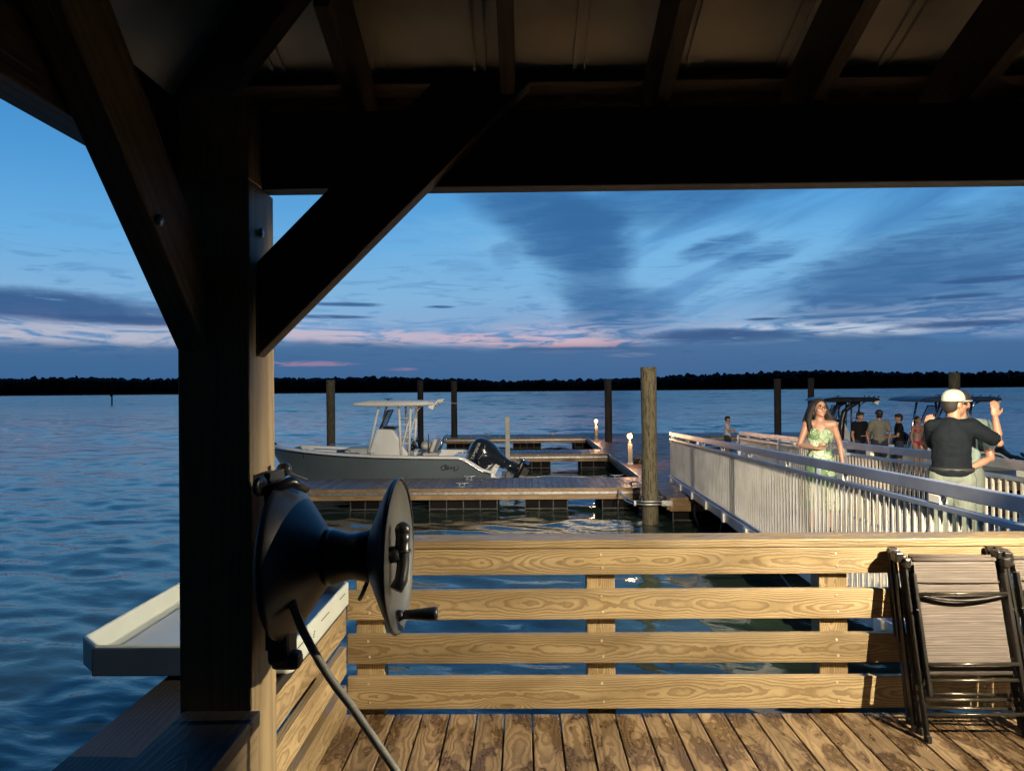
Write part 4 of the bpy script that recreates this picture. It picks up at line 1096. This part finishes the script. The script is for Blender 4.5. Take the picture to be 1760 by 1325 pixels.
    tor = MB(); tor.lathe([(.02, -.30), (.07, -.22), (.085, -.05), (.085, .12), (.06, .2), (.05, .24)], c0+ax*1.38, up_, 14); tor.beam(c0+ax*1.42, c0+ax*1.62, .02, .2, up=tuple(up_))
    tor.build('gearcase', 'black', motor)
    pp = MB(); pc = c0+ax*1.38+up_*.25; xa, ya, _ = basis(up_)
    pp.lathe([(.04, -.04), (.045, .05), (.02, .08)], pc, up_, 12)
    for k in range(3):
        a = 2*pi*k/3+.4; d = xa*cos(a)+ya*sin(a); s_ = xa*-sin(a)+ya*cos(a)
        vs = [pc+d*.04-s_*.03-up_*.02, pc+d*.16-s_*.08-up_*.04, pc+d*.185+s_*.02, pc+d*.15+s_*.08+up_*.04, pc+d*.04+s_*.03+up_*.02]
        pp.add([tuple(q) for q in vs] + [tuple(q+up_*.008) for q in vs], [(0, 1, 2, 3, 4), (9, 8, 7, 6, 5)] + [(i, i+5, (i+1) % 5+5, (i+1) % 5) for i in range(5)])
    pp.build('propeller', 'chrome', motor)
    br = MB(); br.box((5.55, -.16, .40), (5.85, .16, .72), rot=Matrix.Rotation(.5, 3, 'Y')); br.tube([(5.5, -.1, .55), (5.8, -.1, .85)], .05, 10); br.tube([(5.5, .1, .55), (5.8, .1, .85)], .05, 10)
    br.build('mount_bracket', 'galv', motor)
    hs = MB(); hs.tube(spline([(5.3, -.3, .95), (5.38, -.4, .75), (5.5, -.35, .6), (5.6, -.2, .62)]), .022, 8); hs.tube(spline([(5.62, -.36, .36), (5.58, -.42, .5), (5.7, -.4, .62), (5.8, -.2, .7)]), .02, 8)
    hs.build('control_hose', 'black', motor)
    sw = MB(); cdir = Vector((0, -1, 0))
    for k, (h0, h1) in enumerate(((.10, .36),)):
        pts = [c0 + ax*(.30+.05*sin(3*u)) + up_*(-.18+.42*u) + Vector((0, -.272*sqrt(max(0, 1-(( -.18+.42*u)/.375)**2))-.004, 0)) for u in [i/8 for i in range(9)]]
        sw.tube(pts, .008, 6)
    sw.build('cowling_stripe', 'silver', motor)
    mt = Matrix((tuple(up_*-1)+(0,), tuple(ax)+(0,), (0, 1, 0, 0), (0, 0, 0, 1))).transposed()
    mt = Matrix.Translation(c0+ax*.16+up_*.0+Vector((0, -.272, 0))) @ Matrix((tuple(up_)+(0,), tuple(ax*-1)+(0,), (0, -1, 0, 0), (0, 0, 0, 1))).transposed()
    text_part('YAMAHA', .115, 'silver', mt, motor)
    # small fittings: pop-up cleats and nav light
    cl = MB()
    for x in (1.0, 2.75, 5.0):
        i = 0; y = -(.76 if x < 2 else 1.08) + .07; cl.tube([(x-.09, y, 1.05 if x > 2 else 1.13), (x+.09, y, 1.05 if x > 2 else 1.13)], .012, 6); cl.tube([(x, y, .93), (x, y, 1.05 if x > 2 else 1.13)], .012, 6)
    cl.build('boat_cleat', 'chrome', r)
    MB().ell((.03, 0, 1.23), (.06, .05, .03)).build('bow_light', 'black', r)
    if logo:
        lg = MB(); cx, cz, yy = 4.72, .69, -1.115
        for a0, a1 in ((1.9, 4.0), (5.1, 6.9)):
            lg.tube([(cx+.22*cos(a), yy+.02, cz+.075*sin(a)) for a in [a0+(a1-a0)*i/12 for i in range(13)]], .007, 5)
        for (xa_, za_, xb_, zb_) in ((-.12, .035, -.02, .035), (-.12, .035, -.12, .0), (-.12, .0, -.03, .0), (-.03, .0, -.03, -.035), (-.14, -.035, -.03, -.035), (.03, .04, .02, -.04), (.11, .04, .10, -.04), (.02, .0, .11, .0)):
            lg.tube([(cx+xa_, yy+.018, cz+za_), (cx+xb_, yy+.018, cz+zb_)], .008, 5)
        lg.build('hull_emblem', 'black', r)
        lg = MB(); lg.tube([(1.22, -.735, .98), (1.45, -.82, .965)], .006, 5); lg.build('hull_lettering', 'silver', r)
        m_ = Matrix.Translation((5.47, -.30, .93)) @ Matrix.Rotation(radians(67), 4, 'Y').inverted() @ Matrix.Rotation(pi/2, 4, 'X')
    return r
b1 = make_boat('grey hulled centre console boat with white T-top and raised black outboard', 'hull', 'gel', 'gel', logo=True)
b1.location = (-6.50, 18.92, 0)
b2 = make_boat('boat with black T-top on curved dark legs, behind the woman', 'hull2', 'black', 'black', .0)
b2.scale = (.8, .8, 1.0); b2.location = (6.9, 21.8, -.05)
for sg in (-1, 1): MB().tube(spline([(3.0, sg*.5, 1.1), (3.05, sg*.5, 1.55), (3.2, sg*.5, 1.95), (3.65, sg*.5, 2.2)]), [.12]*8+[.10]*8+[.07]*9, 10).build('top_arch', 'black', b2)
b3 = make_boat('pale boat with dark T-top and black outboard behind the hugging men', 'hull2', 'navy', 'chrome', 1.05)
b3.location = (6.85, 19.45, -.02)

# ------------------------------------------------------------------ people
FOLD = bpy.data.textures.new('cloth_folds', 'CLOUDS'); FOLD.noise_scale = .11; FOLD.noise_depth = 2
def cloth(ob, st):
    d_ = ob.modifiers.new('folds', 'DISPLACE'); d_.texture = FOLD; d_.strength = st; d_.mid_level = .5
    return ob
def hand(b, wrist, dirv, palm_n, s=1., curl=.3, thumb=1, spread=.012):
    """palm ellipsoid, five fingers; dirv = pointing direction, palm_n = palm normal"""
    d = Vector(dirv).normalized(); n = Vector(palm_n); n = (n-d*n.dot(d)).normalized(); x = d.cross(n)
    R_ = Matrix((x, n, d)).transposed(); w_ = Vector(wrist)
    b.ell(w_+d*.045*s, (.040*s, .016*s, .052*s), 12, 8, R_)
    for k, (o, l) in enumerate(((-.030, .062), (-.010, .075), (.011, .070), (.030, .055))):
        p0 = w_+d*.080*s+x*o*s; sp = x*(o*.35)
        p1 = p0 + (d*cos(curl)+n*sin(curl)+sp*2)*l*.5*s; p2 = p1 + (d*cos(curl*2.2)+n*sin(curl*2.2)+sp)*l*.5*s
        b.limb([p0, p1, p2], [.0095*s, .009*s, .0075*s])
    t0 = w_+d*.025*s+x*(-.032*thumb)*s; t1 = t0+(x*-thumb*.8+d*.8+n*.3).normalized()*.035*s; t2 = t1+(x*-thumb*.35+d+n*.4).normalized()*.03*s
    b.limb([t0, t1, t2], [.012*s, .011*s, .009*s])
def person(label, loc, s, yaw, J, mats, hyaw=0., hpitch=0., hair='short', hat=None, face=True, vox=.008, female=False, extras=None, group=None):
    """J: joint overrides; local frame: faces -Y, +x is to the viewer's right when it faces the camera"""
    r = thing('person', label, 'person', loc, group, yaw, s)
    P_ = dict(pel=(0, 0, .93), wst=(0, 0, 1.08), che=(0, 0, 1.26), nek=(0, 0, 1.42), hd=(0, -.01, 1.565),
              sL=(-.165, 0, 1.37), eL=(-.22, .02, 1.10), wL=(-.22, -.05, .87), dL=(0, -.1, -1), nL=(1, 0, 0),
              sR=(.165, 0, 1.37), eR=(.22, .02, 1.10), wR=(.22, -.05, .87), dR=(0, -.1, -1), nR=(-1, 0, 0),
              hL=(-.09, 0, .90), kL=(-.10, -.02, .49), aL=(-.11, .01, .09), hR=(.09, 0, .90), kR=(.10, -.02, .49), aR=(.11, .01, .09))
    P_.update(J); Q = {k: Vector(v) for k, v in P_.items()}
    th = .92 if female else 1.
    def torso(b, e=0., lo=True):
        b.ell(Q['che'], (.152*th+e, .105+e, .17), 16, 10); b.ell(Q['wst'], ((.125 if female else .15)+e, .095+e, .15), 16, 10); b.ell(Q['pel'], (.155+e, .11+e, .12), 16, 10)
        for a_, c_, ra, rc in (('che', 'wst', .152*th, .125 if female else .15), ('wst', 'pel', .125 if female else .15, .155)):
            for k_ in (.33, .66): b.ell(Q[a_].lerp(Q[c_], k_), (ra+(rc-ra)*k_+e-.003, .102+e, .12), 16, 10)
        b.limb([Q['sL'], Q['che']+Vector((0, 0, .09)), Q['sR']], [.055+e, .075+e, .055+e])
        if female:
            for sx in (-1, 1): b.ell(Q['che']+Vector((sx*.066, -.075, -.0)), (.054+e, .045+e, .055), 12, 8)
    def legs(b, e=0., upto=1.):
        for c in 'LR':
            h_, k_, a_ = Q['h'+c], Q['k'+c], Q['a'+c]
            if upto < 1: b.limb([h_, h_.lerp(k_, upto)], [.085+e, .07+e])
            else: b.limb([h_, h_.lerp(k_, .5), k_, k_.lerp(a_, .35), a_], [.085+e, .075+e, .056+e, .052+e, (.036+e*1.3)])
    # body
    b = MB(); torso(b); legs(b)
    b.limb([Q['che']+Vector((0, 0, .08)), Q['nek'], Q['hd']+Vector((0, .01, -.06))], [.075, .056, .052])
    for c in 'LR':
        b.limb([Q['s'+c], Q['s'+c].lerp(Q['e'+c], .5), Q['e'+c], Q['e'+c].lerp(Q['w'+c], .35), Q['w'+c]], [.052*th, .045*th, .037*th, .037*th, .024*th])
        hand(b, Q['w'+c], Q['d'+c], Q['n'+c], 1., .3, 1 if c == 'L' else -1)
        a_ = Q['a'+c]; b.limb([a_+Vector((0, .03, -.05)), a_+Vector((0, -.08, -.055)), a_+Vector((0, -.15, -.06))], [.038, .038, .03])
    HR_ = Matrix.Rotation(hyaw, 3, 'Z') @ Matrix.Rotation(hpitch, 3, 'X'); hc = Q['hd']
    def h(*p): return hc + HR_ @ Vector(p)
    b.ell(h(0, .008, .02), (.074, .092, .094), 18, 12, HR_); b.ell(h(0, -.022, -.035), (.060, .068, .080), 14, 10, HR_)
    b.ell(h(0, -.062, -.088), (.026, .024, .022), 10, 8, HR_)
    b.limb([h(0, -.082, .012), h(0, -.103, -.022)], [.009, .013]); b.ell(h(0, -.085, -.030), (.02, .014, .011), 8, 6, HR_)
    for sx in (-1, 1): b.ell(h(sx*.074, .012, -.005), (.012, .022, .032), 8, 8, HR_); b.ell(h(sx*.042, -.058, -.022), (.024, .022, .02), 8, 6, HR_); b.ell(h(sx*.03, -.075, .034), (.024, .014, .010), 8, 6, HR_)
    body = b.build('body', mats.get('skin', 'skin'), r, remesh=vox)
    if face:
        for sx in (-1, 1):
            MB().ell(h(sx*.029, -.083, .010), (.013, .008, .007), 8, 6, HR_).build('eye', 'eye', r)
            MB().ell(h(sx*.030, -.091, .034), (.020, .006, .004), 8, 6, HR_).build('eyebrow', 'hair', r)
        MB().ell(h(0, -.088, -.058), (.024, .008, .008), 10, 6, HR_).build('mouth', 'lip', r)
    # hair
    if hair == 'short' or hair == 'kid':
        b = MB(); b.ell(h(0, .018, .035), (.081, .094, .092), 16, 10, HR_); b.ell(h(0, .05, -.01), (.074, .062, .075), 14, 10, HR_)
        if hair == 'kid': b.ell(h(0, -.045, .075), (.072, .05, .04), 12, 8, HR_); b.ell(h(.04, -.06, .06), (.035, .03, .03), 8, 6, HR_); b.ell(h(-.04, -.055, .065), (.035, .03, .03), 8, 6, HR_)
        b.build('hair', 'hair', r, remesh=.009)
    elif hair == 'long':
        b = MB(); b.ell(h(0, .022, .040), (.086, .094, .090), 16, 10, HR_); b.ell(h(0, .05, -.03), (.09, .062, .10), 14, 10, HR_)
        rr = random.Random(5)
        for sx in (-1, 1):
            for k in range(9):
                p0 = h(sx*(.065+.006*k % .02), .0+.012*k, .05); p1 = h(sx*(.10+.015*rr.random()), .01+.012*k, -.05); p2 = h(sx*(.11+.04*rr.random()), .0+.014*k, -.15); p3 = h(sx*(.105+.05*rr.random()), -.01+.013*k, -.22-.06*rr.random())
                b.limb([p0, p1, p2, p3], [.026, .034, .032, .016])
        b.build('hair', 'hair', r, remesh=.010)
    elif hair == 'tied':
        b = MB(); b.ell(h(0, .018, .035), (.080, .092, .090), 16, 10, HR_); b.limb([h(0, .09, .03), h(.0, .11, -.04), h(0, .10, -.14)], [.03, .03, .015]); b.build('hair', 'hair', r, remesh=.009)
    if hat:
        b = MB(); vs = []
        b.ell(h(0, .012, .045), (.090, .104, .086), 20, 12, HR_)
        b = MB(); n = 24; prof = [(1.0, .0), (1.01, .02), (.97, .045), (.84, .075), (.6, .097), (.3, .108), (.02, .111)]
        vs = []; fs = []
        for rr_, hh in prof:
            for i in range(n):
                a = 2*pi*i/n; vs.append(tuple(h(.088*rr_*cos(a), .012+.103*rr_*sin(a), .028+hh)))
        for j in range(len(prof)-1):
            for i in range(n): k = (i+1) % n; fs.append((j*n+i, j*n+k, (j+1)*n+k, (j+1)*n+i))
        fs.append(tuple(range((len(prof)-1)*n, len(prof)*n))); fs.append(tuple(reversed(range(n))))
        b.add(vs, fs, smooth=True)
        hb = b.build('cap', hat, r)
        b = MB(); vs = []
        for zz in (0, -.006):
            for i in range(13):
                a = pi+pi*i/12; vs.append(tuple(h(.086*cos(a)*.98, -.0+.012+.10*sin(a), .036+zz)))
            for i in range(13):
                a = pi+pi*i/12; vs.append(tuple(h(.080*cos(a), -.0+.012+.20*sin(a), .026+zz+.012*(abs(sin(a))-1)*-1*0 + .010*abs(sin(a)))))
        fs = [(i, i+1, i+14, i+13) for i in range(12)] + [(26+i+13, 26+i+14, 26+i+1, 26+i) for i in range(12)] + [(13+i, 14+i, 40+i, 39+i) for i in range(12)]
        b.add(vs, fs, smooth=True); b.build('cap_bill', hat, hb)
    # clothes
    def top(mat, slv=.55, e=.013, name='shirt', low=.86):
        b = MB(); torso(b, e)
        b.ell(Q['pel']+Vector((0, 0, .02)), (.165+e, .12+e, .11), 16, 8)
        b.limb([Q['che']+Vector((0, .0, .10)), Q['nek']+Vector((0, 0, -.035))], [.08+e, .060])
        for c in 'LR':
            if slv: b.limb([Q['s'+c], Q['s'+c].lerp(Q['e'+c], slv*.6), Q['s'+c].lerp(Q['e'+c], slv)], [.060+e, .058+e, .054+e])
        return cloth(b.build(name, mat, r, remesh=.009, smooth_it=8), .022)
    if 'shirt' in mats: top(mats['shirt'], mats.get('sleeve', .6))
    if 'trousers' in mats:
        b = MB(); b.ell(Q['pel']+Vector((0, 0, -.015)), (.17, .125, .115), 16, 10); legs(b, .022); cloth(b.build('trousers', mats['trousers'], r, remesh=.010, smooth_it=6), .022)
    if 'shorts' in mats:
        b = MB(); b.ell(Q['pel'], (.168, .123, .11), 16, 10); legs(b, .025, .8); b.build('shorts', mats['shorts'], r, remesh=.010)
    b = MB()
    for c in 'LR':
        a_ = Q['a'+c]; b.limb([a_+Vector((0, .035, -.055)), a_+Vector((0, -.08, -.058)), a_+Vector((0, -.16, -.062))], [.044, .044, .036])
    if 'shoes' in mats: b.build('shoes', mats['shoes'], r, remesh=.010)
    if extras: extras(r, Q, h, HR_)
    return r
def gz(y): return .596 + .0258*(16.8-y)
# woman in the green dress
def wx(r, Q, h, HR_):
    b = MB(); b.ell(Q['che']+Vector((0, 0, -.05)), (.160, .118, .12), 18, 10); b.ell(Q['wst'], (.138, .108, .17), 18, 10)
    for sx in (-1, 1): b.ell(Q['che']+Vector((sx*.066, -.075, -.005)), (.062, .052, .07), 12, 8)
    b.tube([Q['wst'], Q['pel'], Q['pel']+Vector((0, 0, -.3)), Q['pel']+Vector((0, 0, -.62))], [.12, .17, .20, .25], 20)
    cloth(b.build('dress', 'dress', r, remesh=.009, smooth_it=8), .010)
    g_ = MB()
    for sx in (-1, 1):
        g_.tube([h(sx*.032+.027*cos(a), -.100, .008+.020*sin(a)) for a in [2*pi*i/16 for i in range(17)]], .0022, 5, False)
        g_.tube([h(sx*.059, -.098, .012), h(sx*.078, .01, .008)], .0022, 5)
    g_.tube([h(-.006, -.101, .012), h(.006, -.101, .012)], .0022, 5); g_.build('glasses', 'black', r)
    for sx in (-1, 1): MB().ell(h(sx*.080, .0, -.055), (.010, .008, .016), 8, 6).build('earring', 'chrome', r)
wm = person('woman with long dark hair and glasses in strapless green print dress on the gangway', (3.66, 9.0, gz(9.0)+.01), .975, radians(-18),
       dict(eL=(-.24, -.02, 1.10), wL=(-.06, -.22, 1.08), dL=(1, -.25, .12), nL=(0, -.5, 1), eR=(.235, .02, 1.10), wR=(.26, -.03, .86), sL=(-.155, 0, 1.36), sR=(.155, 0, 1.36)),
       dict(skin='skin2', shoes='blackm'), hyaw=radians(20), hpitch=radians(-4), hair='long', female=True, extras=wx, vox=.007)
# small plastic cup in her hand
cup = thing('drink_cup', 'small clear cup held in front of the green dress', 'cup', tuple(wm.location + Vector((.02, -.26, 1.11*.975))))
MB().lathe([(.022, -.05), (.024, -.045), (.032, .05), (.029, .05), (.02, -.04)], n=16).build('cup_wall', 'glass', cup)
# man in the cap, back to us, right arm raised
def mx(r, Q, h, HR_):
    b = MB(); n = 28; vs = []; fs = []
    pts = [(.178*cos(a), .130*sin(a)) for a in [2*pi*i/n for i in range(n)]]
    pc = Q['pel']
    for z in (.055, .088):
        for x, y in pts: vs.append((pc.x+x, pc.y+y, pc.z+z-.03))
    fs = [(i, (i+1) % n, n+(i+1) % n, n+i) for i in range(n)]
    b.add(vs, fs, smooth=True); 
    bo = b.build('belt', 'blackm', r); so = bo.modifiers.new('solid', 'SOLIDIFY'); so.thickness = .008
    MB().tube([h(-.078, .0, .0), h(-.072, -.07, .012), h(-.03, -.098, .012)], .003, 5).build('glasses', 'black', r)
    b = MB(); b.ell(Q['nek']+Vector((0, 0, -.035)), (.078, .078, .030), 16, 8); b.build('collar', 'polo', r, remesh=.009)
m1 = person('man in pale baseball cap and dark polo seen from behind, arm raised', (3.86, 6.6, gz(6.6)+.01), 1.0, radians(154),
       dict(sL=(-.155, -.02, 1.37), eL=(-.365, -.05, 1.22), wL=(-.345, -.10, 1.45), dL=(.0, -.1, 1), nL=(.3, -1, 0), sR=(.145, -.04, 1.36), eR=(.12, -.22, 1.15), wR=(-.02, -.34, 1.18), dR=(-1, -.3, 0), nR=(0, 1, 0), nek=(-.02, -.03, 1.43), hd=(-.03, -.06, 1.56), pel=(0, 0, .94)),
       dict(skin='skin', shirt='polo', sleeve=.75, trousers='khaki', shoes='blackm'), hyaw=radians(-50), hair='short', hat='cap', vox=.007, extras=mx)
# man he is hugging
def m2x(r, Q, h, HR_):
    MB().tube([h(.078, .0, .0), h(.072, -.08, .012), h(-.03, -.105, .008)], .004, 5).build('sunglasses', 'black', r)
m2 = person('bearded man in dark cap and mint tee facing the man he hugs', (4.17, 6.98, gz(6.98)+.01), 1.0, radians(-42),
       dict(sL=(-.17, -.03, 1.36), eL=(-.27, -.18, 1.16), wL=(-.22, -.29, 1.33), dL=(.3, -.3, 1), nL=(0, 1, 0), sR=(.185, 0, 1.36), eR=(.25, -.06, 1.07), wR=(.10, -.24, .97), dR=(-1, -.4, .1), nR=(0, 1, 0), hd=(.0, -.03, 1.56)),
       dict(skin='skin', shirt='tee_m', sleeve=.55, trousers='khaki', shoes='blackm'), hyaw=radians(-12), hair='short', hat='blackm', vox=.008, extras=m2x)
# young people on the far finger dock
G = 'youngsters standing on the right finger dock'
def tl(r, Q, h, HR_):
    MB().box(Q['wst']+Vector((-.07, -.112, -.02)), Q['wst']+Vector((.07, -.108, -.010))).build('shirt_print', 'pale', r)
zf = .505
k1 = person('dark haired boy facing us in black tee with white line', (7.84, 17.0, zf), 1.50/1.68, radians(15), {}, dict(skin='skin2', shirt='tee_b', sleeve=.5, shorts='shorts', shoes='blackm'), hair='kid', vox=.012, extras=tl, group=G)
k2 = person('boy with backward cap and grey tee turned to the water', (8.26, 16.95, zf), 1.545/1.69, radians(170), dict(eL=(-.27, -.02, 1.12), eR=(.25, -.04, 1.1), wR=(.2, -.2, 1.0)), dict(skin='skin2', shirt='tee_g', sleeve=.7, shorts='shorts', shoes='blackm'), hyaw=.1, hair='short', hat='blackm', vox=.012, group=G)
k3 = person('boy in black tee turned left with bent arm', (8.74, 17.0, zf), 1.44/1.67, radians(-110), dict(eR=(.22, -.06, 1.1), wR=(.12, -.27, 1.05), dR=(-.3, -1, 0), eL=(-.22, -.06, 1.1), wL=(-.18, -.25, 1.05), dL=(0, -1, 0)), dict(skin='skin2', shirt='tee_b', sleeve=.55, shorts='shorts', shoes='blackm'), hyaw=radians(15), hair='kid', vox=.012, group=G)
def gx(r, Q, h, HR_):
    b = MB(); b.ell(Q['che']+Vector((0, 0, .02)), (.168, .112, .065), 16, 8); b.limb([Q['che']+Vector((-.1, -.02, .08)), Q['sL']+Vector((.05, 0, .04))], [.03, .03]); b.limb([Q['che']+Vector((.1, -.02, .08)), Q['sR']+Vector((-.05, 0, .04))], [.03, .03]); b.build('swim_top', 'red', r, remesh=.012)
    b = MB(); b.ell(Q['pel'], (.163, .12, .115), 16, 8); b.build('swim_bottom', 'red', r, remesh=.012)
k4 = person('girl with tied hair in red two-piece swimsuit', (9.22, 17.1, zf), 1.375/1.67, radians(20), dict(eR=(.24, -.02, 1.12), wR=(.16, -.15, 1.28), dR=(-.2, 0, 1)), dict(skin='skin2'), hair='tied', vox=.012, female=True, extras=gx, group=G)
k5 = person('small child in pale tee running at the far side of the walkway', (5.9, 21.0, zf), 1.26/1.67, radians(60), dict(eL=(-.2, -.12, 1.12), wL=(-.15, -.3, 1.2)), dict(skin='skin', shirt='pale', sleeve=.5, shorts='shorts', shoes='blackm'), hair='kid', vox=.012)
